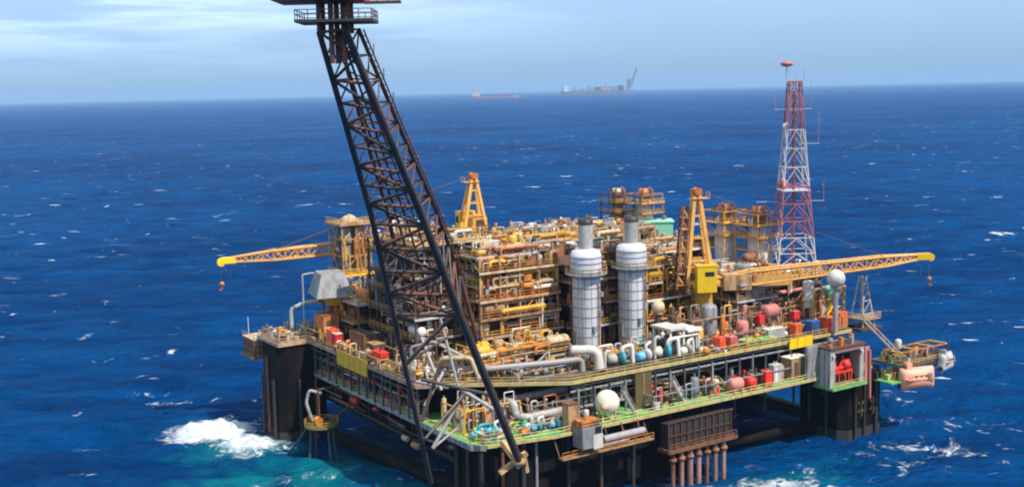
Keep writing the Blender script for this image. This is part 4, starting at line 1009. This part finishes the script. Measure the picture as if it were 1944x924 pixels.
# valve / pump items on the green lower deck
def pump(label, u, v, z, c1, c2, sc=1.0, rz=0, group='motor pumps on the decks'):
    t = thing('pump', label, 'pump', u, v, z, rz, group); t.scale = (sc,) * 3
    build('skid', L0().box(-2, 2, -.9, .9, 0, .35), 'dark', t)
    mb = L0(); mb.lathe((-1.0, 0, 1.3), [(.3, -.8), (.8, -.75), (.85, .6), (.5, .8)], 14, 'x'); build('motor', mb, c1, t)
    mb = L0(); mb.lathe((.8, 0, 1.3), [(.5, -.35), (1.15, -.3), (1.15, .3), (.5, .35)], 16, 'x'); build('volute', mb, c2, t)
    mb = L0(); mb.pipe([(.8, .1, 2.2), (.8, .1, 3.0), (2.4, .1, 3.4), (2.6, .1, .4)], .34, 8); build('discharge_pipe', mb, 'white', t)
    return t
PW = [('teal pump with white pipework on the upper deck edge below the first silver stack', 37.5, 7.6, 'lgrey', 'teal', 1.25, -20),
      ('pump with pale blue motor between the two silver stacks on the deck edge', 43.6, 6.8, 'lblue', 'white', 1.15, 15),
      ('teal and white pump on the deck edge below the second silver stack', 48.5, 6.4, 'white', 'teal', 1.3, -25),
      ('small white pump at the foot of the white pipe rack house', 54, 5.6, 'white', 'lgrey', 1.0, 10)]
for lb, u, v, a, b, s, rz in PW: pump(lb, u, v, ZU, a, b, s, rz)
PL = [('blue pump on the green lower deck left of the right boom leg', 5.5, 5.2, 'lblue', 'lblue', .8, 0), ('blue topped pump on the green deck just right of the boom leg', 13.4, 2.2, 'lblue', 'teal', .8, 10),
      ('blue pump standing alone on the green deck near the grey hanging cabin', 17.5, 1.6, 'lblue', 'lblue', .75, -10), ('orange pump on the green deck under the hairpin pipe', 10.5, 1.6, 'orange', 'orange', .6, 20)]
for lb, u, v, a, b, s, rz in PL: pump(lb, u, v, ZL, a, b, s, rz)
def vstand(label, u, v, z, h, c):
    t = thing('vent_post', label, 'vent post', u, v, z, 0, 'white vent posts'); build('pipe', L0().pipe([(0, 0, 0), (0, 0, h), (.7, -.2, h + .5), (1.0, -.3, h)], .3, 8), c, t)
    build('base', L0().lathe((0, 0, 0), [(.7, 0), (.7, .25), (.35, .25)], 12), 'grey', t); return t
vstand('white gooseneck post between the pumps under the silver stacks', 40.6, 7.2, ZU, 5.2, 'lgrey')
vstand('white gooseneck post right of the second silver stack foot', 46.4, 6.6, ZU, 4.6, 'white')
vstand('short white gooseneck post at the left end of the pumps', 34.8, 8.4, ZU, 3.0, 'white')

# white pipe-rack house
t = thing('white_rack_house', 'white roofed open rack house right of the second silver stack', 'rack house', 54.5, 9.5, ZU)
for x in (-3.6, 0, 3.6):
    for y in (-2.6, 2.6): build('post', L0().beam((x, y, 0), (x, y, 4.7 if x > 1 else 5.55), .4), 'white', t)
build('roof', L0().box(-4.2, .3, -3.2, 3.2, 5.6, 6.1), 'white', t); build('roof', L0().box(.6, 4.6, -3.4, 3.0, 4.8, 5.3), 'white', t)
for i, (x, c) in enumerate(((-2.2, 'brown'), (.8, 'cream'), (2.6, 'tan'))): build('vessel', L0().vessel((x, -1, 2.4), 1.0, 4.4, 'z'), c, t)
build('cross_pipe', L0().pipe([(-4, -2.8, 1), (-4, -2.8, 4), (4, -2.8, 4), (4, -2.8, .5)], .3, 8), 'white', t)

# ------------------------------------------------------------------ clutter on the right upper deck
def drum(name, label, cat, u, v, z, r, h, c, ax='z', band='grey', group=None):
    group = group or 'tanks on the platform decks'
    t = thing(name, label, cat, u, v, z, 0, group)
    if ax == 'z':
        build('shell', L0().vessel((0, 0, h / 2 + .3), r, h, 'z'), c, t); build('stand', L0().tube((0, 0, 0), (0, 0, .6), r * .85, n=14), band, t)
        build('nozzle', L0().tube((0, 0, h + .2), (0, 0, h + .9), .2), band, t)
    else:
        build('shell', L0().vessel((0, 0, r + .5), r, h, ax), c, t)
        mb = L0()
        for s_ in (-.3, .3):
            q = (h * s_, 0) if ax == 'x' else (0, h * s_); mb.cbox((q[0], q[1], .4), (.35 if ax == 'x' else r * 1.5, r * 1.5 if ax == 'x' else .35, .8))
        build('saddle', mb, band, t); build('nozzle', L0().tube((0, 0, 2 * r + .4), (0, 0, 2 * r + 1.0), .22), band, t)
    return t
box_unit('supply_container', 'orange red container right of the white rack house', 'container', 62.5, 4.6, ZU, (1.6, 2.2, 3.0), 'ored', top='ored', trim='red')
box_unit('supply_container', 'faded pink container beside the orange red one on the deck edge', 'container', 65.6, 4.4, ZU, (2.0, 2.2, 2.8), 'pink', top='pink', trim='red')
drum('grey_tank', 'upright grey tank under the yellow crane pedestal', 'tank', 66.5, 12, ZU, 1.8, 8.5, 'grey')
drum('grey_tank', 'shorter brownish tank left of the yellow crane pedestal', 'tank', 62.5, 12.5, ZU, 1.5, 6, 'brown')
drum('pink_tank', 'faded pink rounded tank under the crane boom', 'tank', 82.5, 9.3, 27.6, 1.5, 4.4, 'pink', 'x')
drum('pink_tank', 'dull pink upright tank left of the green deck patch', 'tank', 72.8, 8.2, ZU, 1.4, 4.6, 'pink')
box_unit('red_locker', 'small bright red locker left of the rounded pink tank', 'locker', 79.0, 9.0, 27.0, (1.5, 1.4, 1.9), 'red', top='red', trim='red')
box_unit('red_locker', 'small crimson locker right of the rounded pink tank', 'locker', 89.2, 8.2, 26.8, (1.7, 1.4, 2.0), 'red', top='pink', trim='red')
box_unit('supply_container', 'orange box standing above the bright yellow board', 'container', 85.0, 4.0, ZU, (1.8, 1.8, 3.0), 'ored', top='ored', trim='orange')
box_unit('supply_container', 'dark blue container near the right end of the upper deck', 'container', 91.0, 4.6, ZU, (2.6, 2.2, 2.9), 'blue', top='blue', trim='dark')
box_unit('supply_container', 'big orange container next to the dark blue one', 'container', 95.6, 4.0, ZU, (3.6, 3.0, 3.2), 'ored', top='orange', trim='red')
box_unit('supply_container', 'orange container at the right end corner of the upper deck', 'container', 100.2, 5.2, ZU, (3.0, 3.4, 3.6), 'orange', top='ored', trim='rust')
box_unit('supply_container', 'white container lying low left of the orange box', 'container', 80.0, 6.0, ZU, (5.0, 2.2, 2.4), 'lgrey', top='white', trim='lgrey')
box_unit('deck_bin', 'green low bin on the right deck above the yellow girder', 'bin', 71.0, 4.4, ZU, (3.6, 2.0, 1.3), 'green', top='green', trim='green')
box_unit('deck_bin', 'long green low bin right of the first green bin', 'bin', 76.4, 4.2, ZU, (4.8, 2.0, 1.1), 'green', top='green', trim='green')
drum('white_column_tank', 'tall white upright tank under the crane boom tip side', 'tank', 94.5, 9.0, ZU, 1.3, 11, 'white')
drum('brown_column_tank', 'brown upright tank right of the tall white tank', 'tank', 98.3, 10, ZU, 1.4, 10.5, 'brown')
drum('teal_tank', 'pale green upright tank at the right end of the deck', 'tank', 102.0, 9.0, ZU, 1.7, 9, 'mint')
t = thing('radome', 'white satellite dome above the crane boom at the right', 'radome', 94.8, 1.2, 33.2)
build('dome', L0().sphere((0, 0, 3.4), 2.05, 20, 12), 'white', t); build('pedestal', L0().tube((0, 0, -9), (0, 0, 1.6), .6, n=12), 'grey', t); build('ring', L0().lathe((0, 0, 1.3), [(1.3, 0), (1.3, .3), (.6, .3)], 16), 'grey', t)
t = thing('small_dome', 'small cream dome tank between the second silver stack and the generator module', 'dome tank', 57.0, 18, ZU)
build('dome', L0().sphere((0, 0, 8.3), 1.5, 16, 10), 'cream', t); build('stand', L0().tube((0, 0, 0), (0, 0, 7), .5), 'brown', t); build('collar', L0().lathe((0, 0, 6.8), [(1, 0), (1, .3), (.5, .3)], 12), 'grey', t)
# right end frame tower + yellow stair
t = thing('end_frame_tower', 'grey braced frame tower at the right end of the upper deck', 'frame tower', 106.5, 3.5, ZU)
mb = L0()
for x, y in ((-2, -2), (2, -2), (2, 2), (-2, 2)): mb.beam((x, y, 0), (x * .25, y * .25, 11.5), .3)
for z in (3, 6, 9): 
    k = 1 - z / 18; mb.beam((-2 * k, -2 * k, z), (2 * k, -2 * k, z), .2); mb.beam((-2 * k, -2 * k, z), (2 * k * .8, -2 * k * .8, z + 3), .15)
build('frame', mb, 'lgrey', t); build('platform', L0().box(-3, 3, -3, 3, 1.8, 2.1), 'tan', t); build('railing', L0().rail([(-3, 3, 2.1), (-3, -3, 2.1), (3, -3, 2.1), (3, 3, 2.1)]), 'cream', t)
build('floor', L0().box(-4, 3.4, -3.4, 3.4, -.5, 0), 'brown', t)
def stairs(label, p, q, w, c):
    t = thing('stairway', label, 'stairs', *p, 0, 'stairways on the platform'); mb = B(t); p, q = Vector(p), Vector(q); s_ = (q - p).cross(Vector((0, 0, 1))).normalized() * w / 2
    mb.beam(p + s_, q + s_, .15, .4); mb.beam(p - s_, q - s_, .15, .4); build('stringer', mb, c, t); mb = B(t); n = int(abs(q.z - p.z) / .35)
    for i in range(n + 1): c_ = p.lerp(q, i / n); mb.beam(c_ - s_, c_ + s_, .3, .06)
    build('tread', mb, 'grey', t); mb = B(t)
    for k in (-1, 1): mb.beam(p + s_ * k + Vector((0, 0, 1.1)), q + s_ * k + Vector((0, 0, 1.1)), .1)
    for i in range(5):
        for k in (-1, 1): c_ = p.lerp(q, i / 4) + s_ * k; mb.beam(c_, c_ + Vector((0, 0, 1.1)), .08)
    build('handrail', mb, c, t); return t
stairs('bright yellow stair rising in front of the right end tanks', (97.5, 6.6, 27.0), (102.5, 6.6, 32.5), 1.2, 'vivid')
stairs('grey stair between decks beside the beige round tank', (35.5, -.4, ZL), (32.4, -.2, ZL + 5.4), 1.0, 'lgrey')
stairs('pale stair between decks near the middle of the right side', (49.5, 1.2, ZL), (46.5, 1.4, ZL + 5), 1.0, 'lgrey')
stairs('long gangway sloping from the right deck end down to the lifeboat station', (101.5, -1.5, 26.3), (109.5, -6.2, 16.8), .9, 'cream')

# ------------------------------------------------------------------ lower deck, right side
t = thing('round_tank', 'beige ball tank on the lower deck right of the grey hanging cabin', 'tank', 29.0, 0.4, ZL)
build('shell', L0().sphere((0, 0, 3.5), 2.45, 22, 14), 'beige', t)
for a in range(4): build('leg', L0().beam((1.9 * math.cos(a * 1.57 + .4), 1.9 * math.sin(a * 1.57 + .4), 0), (1.7 * math.cos(a * 1.57 + .4), 1.7 * math.sin(a * 1.57 + .4), 2.4), .3), 'ylight', t)
pass; build('manhole', L0().lathe((-1.9, -1.2, 3.2), [(.1, -1.1), (.75, -1.0), (.75, 0)], 14, 'y'), 'cream', t)
t = thing('hanging_cabin', 'grey cabin with white front hung on the deck edge below an orange box', 'cabin', 21.4, -3.4, 12.6)
build('wall', L0().box(-2.4, 2.2, -1.6, 1.6, .6, 4.6), 'grey', t); build('front_panel', L0().box(.1, 2.3, -1.68, -1.6, .3, 3.0), 'white', t)
build('window', L0().box(.5, 1.9, -1.7, -1.6, 3.3, 4.5), 'glass', t); build('orange_box', L0().box(-2.3, 1.8, -1.2, 1.4, 4.6, 5.8), 'orange', t)
build('railing', L0().rail([(-2.3, -1.5, 4.6), (2.1, -1.5, 4.6), (2.1, 1.5, 4.6)]), 'tan', t); build('lamp', L0().vessel((-.3, 0, 7), .5, 1.4, 'z'), 'white', t)
t = thing('tan_frame_box', 'tan upright box frame behind the grey hanging cabin', 'frame box', 19.2, -.6, ZL)
build('wall', L0().box(-1, 1.2, -1, 1, 0, 5.2), 'tan', t); build('roof', L0().box(-1.2, 1.4, -1.2, 1.2, 5.2, 5.4), 'rust', t)
t = thing('yellow_wall_panel', 'dull yellow green bulkhead panel right of the beige ball tank', 'panel', 37.8, 2.4, ZL)
build('panel', L0().box(0, 4.2, 0, .3, 0, 7.2), 'olive', t); build('rib', L0().box(2, 2.2, -.1, 0, 0, 7.2), 'tan', t)
t = thing('hanging_walkway', 'brown walkway slung below the grey hanging cabin along the hull', 'walkway', 15.0, -2.9, 11.6)
build('deck', L0().box(0, 22, -1.2, .2, 0, .3), 'tan', t); build('railing', L0().rail([(0, -1.1, .3), (22, -1.1, .3)]), 'orange', t)
[build('hanger', L0().beam((min(i * 5.4 + .2, 21.7), .1, .2), (min(i * 5.4 + .2, 21.7), 2.2, 4), .25), 'brown', t) for i in range(5)]
t = thing('grey_duct_rack', 'pale horizontal duct below the lower deck edge right of the hanging cabin', 'duct', 25.3, -3.0, 13.6)
build('duct', L0().tube((0, 0, 0), (10, 0, 0), .7, n=12), 'lgrey', t); build('duct', L0().tube((-.5, -.2, -1.2), (6, -.2, -1.2), .4, n=10), 'grey', t)
[build('hanger', L0().beam((x, 0, 0), (x, .8, 2.2), .25), 'brown', t) for x in (1, 5, 9)]
# hanging box rack with risers; panel and frame coloured darker for underdeck shade
t = thing('riser_guide_rack', 'rusty riser guide rack hanging from the hull below the right side', 'riser rack', 41.5, -3.6, 8.2)
build('panel', L0().box(0, 17, .6, 3, .2, 5.2), 'dark', t)
build('beam', L0().box(-.8, 18.0, -.6, 3, -.5, .2), 'rust', t)
mb = L0(); [mb.beam((i * 1.7, .4, .2), (i * 1.7, .4, 5.8), .22) for i in range(11)]; mb.beam((0, .4, 2.8), (17, .4, 2.8), .22); mb.beam((-.5, .4, 5.6), (17.5, .4, 5.6), .3); build('frame', mb, 'brown', t)
build('railing', L0().rail([(-.6, -.4, .2), (17.8, -.4, .2)]), 'rust', t)
for i in range(7):
    t = thing('riser', ['pale riser pipe, leftmost of those under the rusty rack', 'pale riser pipe, second from the left under the rusty rack', 'wide pale riser pipe, third from the left under the rusty rack', 'pale riser pipe, middle one under the rusty rack', 'reddish riser pipe, third from the right under the rusty rack', 'pale riser pipe, second from the right under the rusty rack', 'pale red riser pipe, rightmost under the rusty rack'][i], 'riser', 42.8 + i * 2.3, -3.0, 8, 0, 'riser pipes under the rusty rack')
    build('pipe', L0().tube((0, 0, -12), (0, 0, .4), (.45, .5, .62, .55, .4, .5, .5)[i], n=12), 'riser' if i not in (0, 4) else 'rust', t)
    build('clamp', L0().lathe((0, 0, -2.4), [(.5, 0), (.85, .1), (.85, .6), (.5, .7)], 12), 'rust', t)
# red and white items on the lower deck
drum('red_reel_tank', 'pink red tank lying on the green lower deck right of the middle', 'tank', 62.6, -.2, ZL, 1.35, 3.8, 'pink', 'x', 'red')
drum('red_reel_tank', 'red round ended tank beside the pink one on the lower deck', 'tank', 66.6, -.5, ZL, 1.2, 2.8, 'red', 'y', 'red')
box_unit('storage_cabinet', 'red cabinet standing at the lower deck middle post', 'cabinet', 71.4, -.6, ZL, (1.9, 1.5, 3.3), 'red', top='pink', trim='red')
box_unit('storage_cabinet', 'white panelled cabinet right of the red cabinet on the lower deck', 'cabinet', 75.0, .4, ZL, (2.4, 1.6, 4), 'lgrey', top='white', trim='white')
box_unit('deck_cabin', 'tan cabin with white roof on the lower deck by the grey portal', 'cabin', 81.2, .8, ZL, (5.0, 3.0, 4.8), 'tan', top='white', trim='brown')
drum('cream_tank', 'small cream upright tank on the lower deck left of the pink tank', 'tank', 57.5, .4, ZL, .8, 3.4, 'cream')
drum('cream_tank', 'grey upright tank against the dark wall left of the lower deck middle', 'tank', 52.6, 1.4, ZL, .9, 4.4, 'grey')
# grey portal box with red machinery
t = thing('grey_portal_house', 'big grey portal house with red machinery inside its dark opening', 'portal house', 85.6, -5.6, 14.2)
mb = L0()
mb.box(0, .5, 0, 4.5, 0, 8.4); mb.box(.5, 1.5, 0, .5, .0, 8.4); mb.box(9.6, 10.4, 0, .5, 0, 8.4); mb.box(10.4, 10.9, 0, 4.5, 0, 8.4); mb.box(1.5, 9.6, 0, .5, 7.4, 8.4); mb.box(.5, 10.4, 4, 4.5, 0, 8.4)
build('wall', mb, 'lgrey', t); build('roof', L0().box(-.3, 11.2, -.4, 4.7, 8.4, 8.8), 'brown', t)
for i in range(9): build('roof_locker', L0().box(.4 + i * 1.15, 1.1 + i * 1.15, .4 + (i % 3), 1.3 + (i % 3), 8.8, 9.5 + .4 * (i % 4)), ['tan', 'rust', 'lgrey', 'orange'][i % 4], t)
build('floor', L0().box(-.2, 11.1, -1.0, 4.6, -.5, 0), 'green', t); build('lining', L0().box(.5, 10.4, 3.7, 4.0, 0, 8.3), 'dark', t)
mb = L0(); mb.box(1.6, 8.2, .8, 3.2, 2.6, 3.0); mb.tube((2, 1.5, 3.6), (7, 1.5, 3.6), .5); mb.lathe((6.4, 1.4, 4.2), [(.2, -.8), (1.1, -.7), (1.1, .7), (.2, .8)], 14, 'x'); mb.beam((3, 1, 3), (5, 1, 5.2), .35)
for x in (2, 4, 6, 8): mb.beam((x, 1, 0), (x, 1, 2.6), .25)
build('machinery', mb, 'red', t)
for i in range(12): x = 1 + i * .72; build('pipe', L0().pipe([(x, 1.2 + (i % 3) * .7, 0), (x, 1.2 + (i % 3) * .7, 2 + (i * 37 % 5)), (x + .9, 2.4, 2.2 + (i * 37 % 5)), (x + .9, 3.6, 1.2)], .11 + .05 * (i % 3), 6), ['red', 'dark', 'pink', 'grey', 'ored'][i % 5], t)
for i in range(4): build('stiffener', L0().box(-.12, 0, .3 + i * 1.2, .5 + i * 1.2, 0, 8.4), 'grey', t)
for x in (.75, 9.9): build('floodlight', L0().cbox((x, -.3, 7.0), (.5, .5, .4)), 'white', t)
build('cable_tray', L0().box(1.5, 9.6, -.25, 0, 7.7, 8.0), 'pink', t)
build('door', L0().box(10.95, 12.3, -.3, -.1, 0, 7.8), 'pink', t, 'tall faded red door leaf'); build('railing', L0().rail([(-.1, -.9, 0), (10.2, -.9, 0)]), 'ylight', t)
mb = L0(); mb.beam((12.0, -.6, 7), (12.3, -.6, -4.0), .5, .5); build('fender_post', mb, 'pink', t)
build('side_panel', L0().box(-3.6, -.1, 3.2, 4.0, 1.2, 9), 'grey', t)

# ------------------------------------------------------------------ lifeboat station
t = thing('lifeboat_station', 'green and yellow lifeboat station deck sticking out at the far right', 'lifeboat station', 108.4, -4.2, 13.2)
build('deck', L0().box(-2, 14.5, -4.8, 5, 3.0, 3.3), 'olive', t); build('deck', L0().box(-6, 6, -4.5, 6, -.3, 0), 'green', t)
mb = L0()
for x in (-1.8, 3.6, 9, 14.2):
    for y in (-4.5, 4.7): mb.beam((x, y, 3.2), (x * .5, y * .6 + 1, -.5), .3)
    mb.beam((x, -4.6, 3.1), (x, 4.8, 3.1), .3); mb.pipe([(x, 1.5, 3.3), (x, 1.5, 6.0), (x, -3.6, 6.2)], .25, 6)
build('davit_frame', mb, 'signy', t)
mb = L0(); mb.beam((-1.5, -3.6, 6.2), (14, -3.6, 6.2), .25); mb.beam((-1.5, 1.5, 6.0), (14, 1.5, 6.0), .25); build('top_beam', mb, 'orange', t)
build('railing', L0().rail([(-1.9, -4.7, 3.3), (14.4, -4.7, 3.3), (14.4, 4.9, 3.3)], r=.07), 'tan', t)
mb = L0()
for x in (-2, -.4, 1.2): mb.beam((x, -4.4, -.3), (x + 2.2, -4.4, 3.0), .3)
build('diagonal', mb, 'orange', t)
build('floodlight', L0().vessel((1.5, 0, 7.2), .75, 2.4, 'z'), 'white', t)
R = random.Random(77)
for i in range(46):
    x, y = R.uniform(-5, 13.8), R.uniform(-4, 4.2); z = 3.3 if x > -1.5 else 0; c = R.choice(['tan', 'orange', 'green', 'cream', 'lgrey', 'yellow', 'rust', 'brown']); a, h = R.uniform(.3, 1.1), R.uniform(.4, 2.0)
    if i % 2: build('pipe', L0().pipe([(x, y, z), (x, y, z + h), (min(x + R.uniform(.5, 2.5), 14), y, z + h), (min(x + 1.5, 14), y, z)], .1, 6), c, t)
    else: build('locker', L0().box(x - a / 2, x + a / 2, y - a / 2, y + a / 2, z, z + h), c, t)
for i in range(5): build('equipment_box', L0().box(-4.5 + i * 2, -3 + i * .4, -2, -1, 0, 1.2 + .4 * (i % 3)), ['green', 'tan', 'orange', 'lgrey', 'green'][i], t)
def boat(label, u, v, z, ln, w, h, c, c2, rz=0):
    t = thing('lifeboat', label, 'lifeboat', u, v, z, rz)
    def sec(prof, nx=12, zt=1):
        vs = []; fs = []
        for i in range(nx + 1):
            f = i / nx; x = (f - .5) * ln; k = max(.12, (1 - abs(2 * f - 1) ** 2.6)) ** .5; kz = max(.3, 1 - abs(2 * f - 1) ** 3 * .6)
            for y, z_ in prof: vs.append((x, y * w / 2 * k, z_ * h * (kz if z_ < .45 else 1)))
        n = len(prof)
        for i in range(nx):
            for j in range(n - 1): fs.append((i * n + j, (i + 1) * n + j, (i + 1) * n + j + 1, i * n + j + 1))
        fs += [tuple(range(n)), tuple(range((nx + 1) * n - 1, nx * n - 1, -1))]
        mb = L0(); mb.add([(a, b, c_) for a, b, c_ in vs], fs, True); return mb
    build('hull', sec([(-1, .5), (-.98, .35), (-.7, .12), (0, 0), (.7, .12), (.98, .35), (1, .5)]), c, t)
    build('canopy', sec([(1.0, .51), (.9, .75), (.6, .93), (0, 1), (-.6, .93), (-.9, .75), (-1.0, .51)]), c2, t)
    build('rubbing_strake', L0().box(-ln * .42, ln * .42, -w / 2 - .06, w / 2 + .06, h * .485, h * .525), 'orange', t)
    build('helm_dome', L0().box(-ln * .36, -ln * .2, -w * .2, w * .2, h * .93, h * 1.2), c2, t)
    for k in (-1, 1):
        build('lifting_cable', L0().tube((ln * .3 * k, 0, h * .95), (ln * .3 * k, 0, h * 1.9), .06, n=5), 'cable', t)
        build('grab_rail', L0().pipe([(-ln * .3, w * .42 * k, h * .8), (-ln * .3, w * .5 * k, h * .72), (ln * .3, w * .5 * k, h * .72), (ln * .3, w * .42 * k, h * .8)], .06, 5), 'orange', t)
    build('side_hatch', L0().box(ln * .2, ln * .32, -w * .5, -w * .44, h * .54, h * .78), 'grey', t); build('propeller_guard', L0().lathe((-ln * .5, 0, h * .2), [(.3, -.3), (.5, -.3), (.5, .1), (.3, .1)], 12, 'x'), 'dark', t)
    for x in (-.15, 0, .15): build('porthole', L0().lathe((ln * x, -w * .47, h * .66), [(.22, -.06), (.22, .06)], 10, 'y'), 'glass', t)
    return t
boat('big faded orange lifeboat hanging below the station deck', 109.8, -9.4, 10.9, 8.4, 4.2, 5.2, 'boat', 'boat', -18)
boat('smaller white lifeboat hanging at the outer end of the station', 119.2, -10.2, 14.0, 4.8, 2.9, 4.2, 'white', 'lgrey', 12)

# ------------------------------------------------------------------ ships on the horizon
def sea_at(px, py, Y):
    d = fw + rt * ((px - 972) / 2170) - up * ((py - 462) / 2170); return CW + d * (Y / d.y)
def wthing(name, label, cat, loc):
    o = bpy.data.objects.new(name, None); COL.objects.link(o); o.location = loc; return tagit(o, label, cat)
def ship_hull(ln, w, h, sheer):
    vs = []; fs = []; n = 16
    for i in range(n + 1):
        f = i / n; x = (f - .5) * ln; k = min(1, (1 - f) * 7 + .05) ** .6 * min(1, .7 + f * 4); zt = h * (1 + sheer * max(0, f - .85) * 4)
        ex = (.02 * ln * (f > .99))
        for y, z in ((-1, zt), (-.9, -4), (.9, -4), (1, zt)): vs.append((x + (ex if z > 0 else 0), y * w / 2 * k, z))
    for i in range(n):
        for j in range(4): a = i * 4; fs.append((a + j, a + 4 + j, a + 4 + (j + 1) % 4, a + (j + 1) % 4))
    fs += [(0, 1, 2, 3), (n * 4 + 3, n * 4 + 2, n * 4 + 1, n * 4)]
    mb = L0(); mb.add(vs, fs); return mb
p = sea_at(940, 186, 12000); t = wthing('tanker_ship', 'small faint red hulled tanker on the horizon left of the bigger ship', 'ship', (p.x, 12000, 0)); ln = 495
build('hull', ship_hull(ln, 80, 28, .4), 'shipred', t); build('accommodation_block', L0().box(-ln * .48, -ln * .32, -30, 30, 28, 66), 'white', t); build('funnel', L0().box(-ln * .47, -ln * .44, -9, 9, 66, 82), 'shipred', t)
build('deck_piping', L0().box(-ln * .28, ln * .4, -8, 8, 28, 36), 'brown', t); build('mast', L0().tube((ln * .38, 0, 28), (ln * .38, 0, 52), 2), 'brown', t)
p = sea_at(1133, 180, 14000); t = wthing('production_ship', 'long faint production ship with a flare tower at its right end on the horizon', 'ship', (p.x, 14000, 0)); ln = 880
build('hull', ship_hull(ln, 120, 50, .2), 'shiphull', t); build('accommodation_block', L0().box(-ln * .46, -ln * .39, -45, 45, 50, 118), 'white', t); build('funnel', L0().box(-ln * .475, -ln * .455, -9, 9, 50, 105), 'grey', t)
for i, (a, b, h) in enumerate(((-.34, -.26, 72), (-.24, -.17, 80), (-.14, -.05, 90), (-.03, .06, 98), (.08, .17, 104), (.19, .27, 98), (.29, .37, 108))):
    build('process_block', L0().box(ln * a, ln * b, -38, 38, 50, h), ['grey', 'tan', 'grey', 'brown', 'tan', 'grey', 'brown'][i], t)
mb = L0(); [mb.tube((ln * x, 0, 50), (ln * x, 0, h), 4) for x, h in ((-.3, 110), (-.1, 120), (.12, 135), (.33, 130))]; build('crane_post', mb, 'brown', t)
mb = L0(); mb.beam((ln * .41, -16, 50), (ln * .45, -8, 190), 10); mb.beam((ln * .41, 16, 50), (ln * .45, 8, 190), 10); mb.beam((ln * .45, 0, 50), (ln * .45, 0, 190), 10)
for i in range(6): mb.beam((ln * .41, -14, 60 + i * 20), (ln * .45, 10, 80 + i * 20), 6)
build('turret_tower', mb, 'brown', t)
mb = L0(); mb.beam((ln * .45, -10, 120), (ln * .54, -6, 275), 8); mb.beam((ln * .47, 10, 70), (ln * .54, 6, 275), 8)
for i in range(7): f = i / 7; mb.beam((ln * (.45 + .09 * f), -8, 120 + 150 * f), (ln * (.47 + .07 * f), 8, 90 + 185 * f), 5)
build('flare_tower', mb, 'brown', t)
build('flare_platform', L0().box(ln * .525, ln * .56, -14, 14, 275, 285), 'rust', t); build('flare_tip', L0().lathe((ln * .545, 0, 285), [(10, 0), (16, 18), (12, 38), (3, 52)], 12), 'pink', t)

# ------------------------------------------------------------------ haze over the sea
hz = MB(); hz.box(-44000, 44000, -44000, 44000, -30, 330)
mt = bpy.data.materials.new('sea_haze'); mt.use_nodes = True; t_ = mt.node_tree; t_.nodes.clear()
pv = t_.nodes.new('ShaderNodeVolumePrincipled'); pv.inputs['Color'].default_value = (0.40, 0.60, 0.82, 1); pv.inputs['Density'].default_value = 4.4e-5
ou = t_.nodes.new('ShaderNodeOutputMaterial'); t_.links.new(pv.outputs['Volume'], ou.inputs['Volume'])
hzo = build('haze', hz, mt); tagit(hzo, 'thin pale blue haze over the far sea', None, None, 'stuff')

for o in bpy.data.objects:
    if 'base' in o.keys(): del o['base']
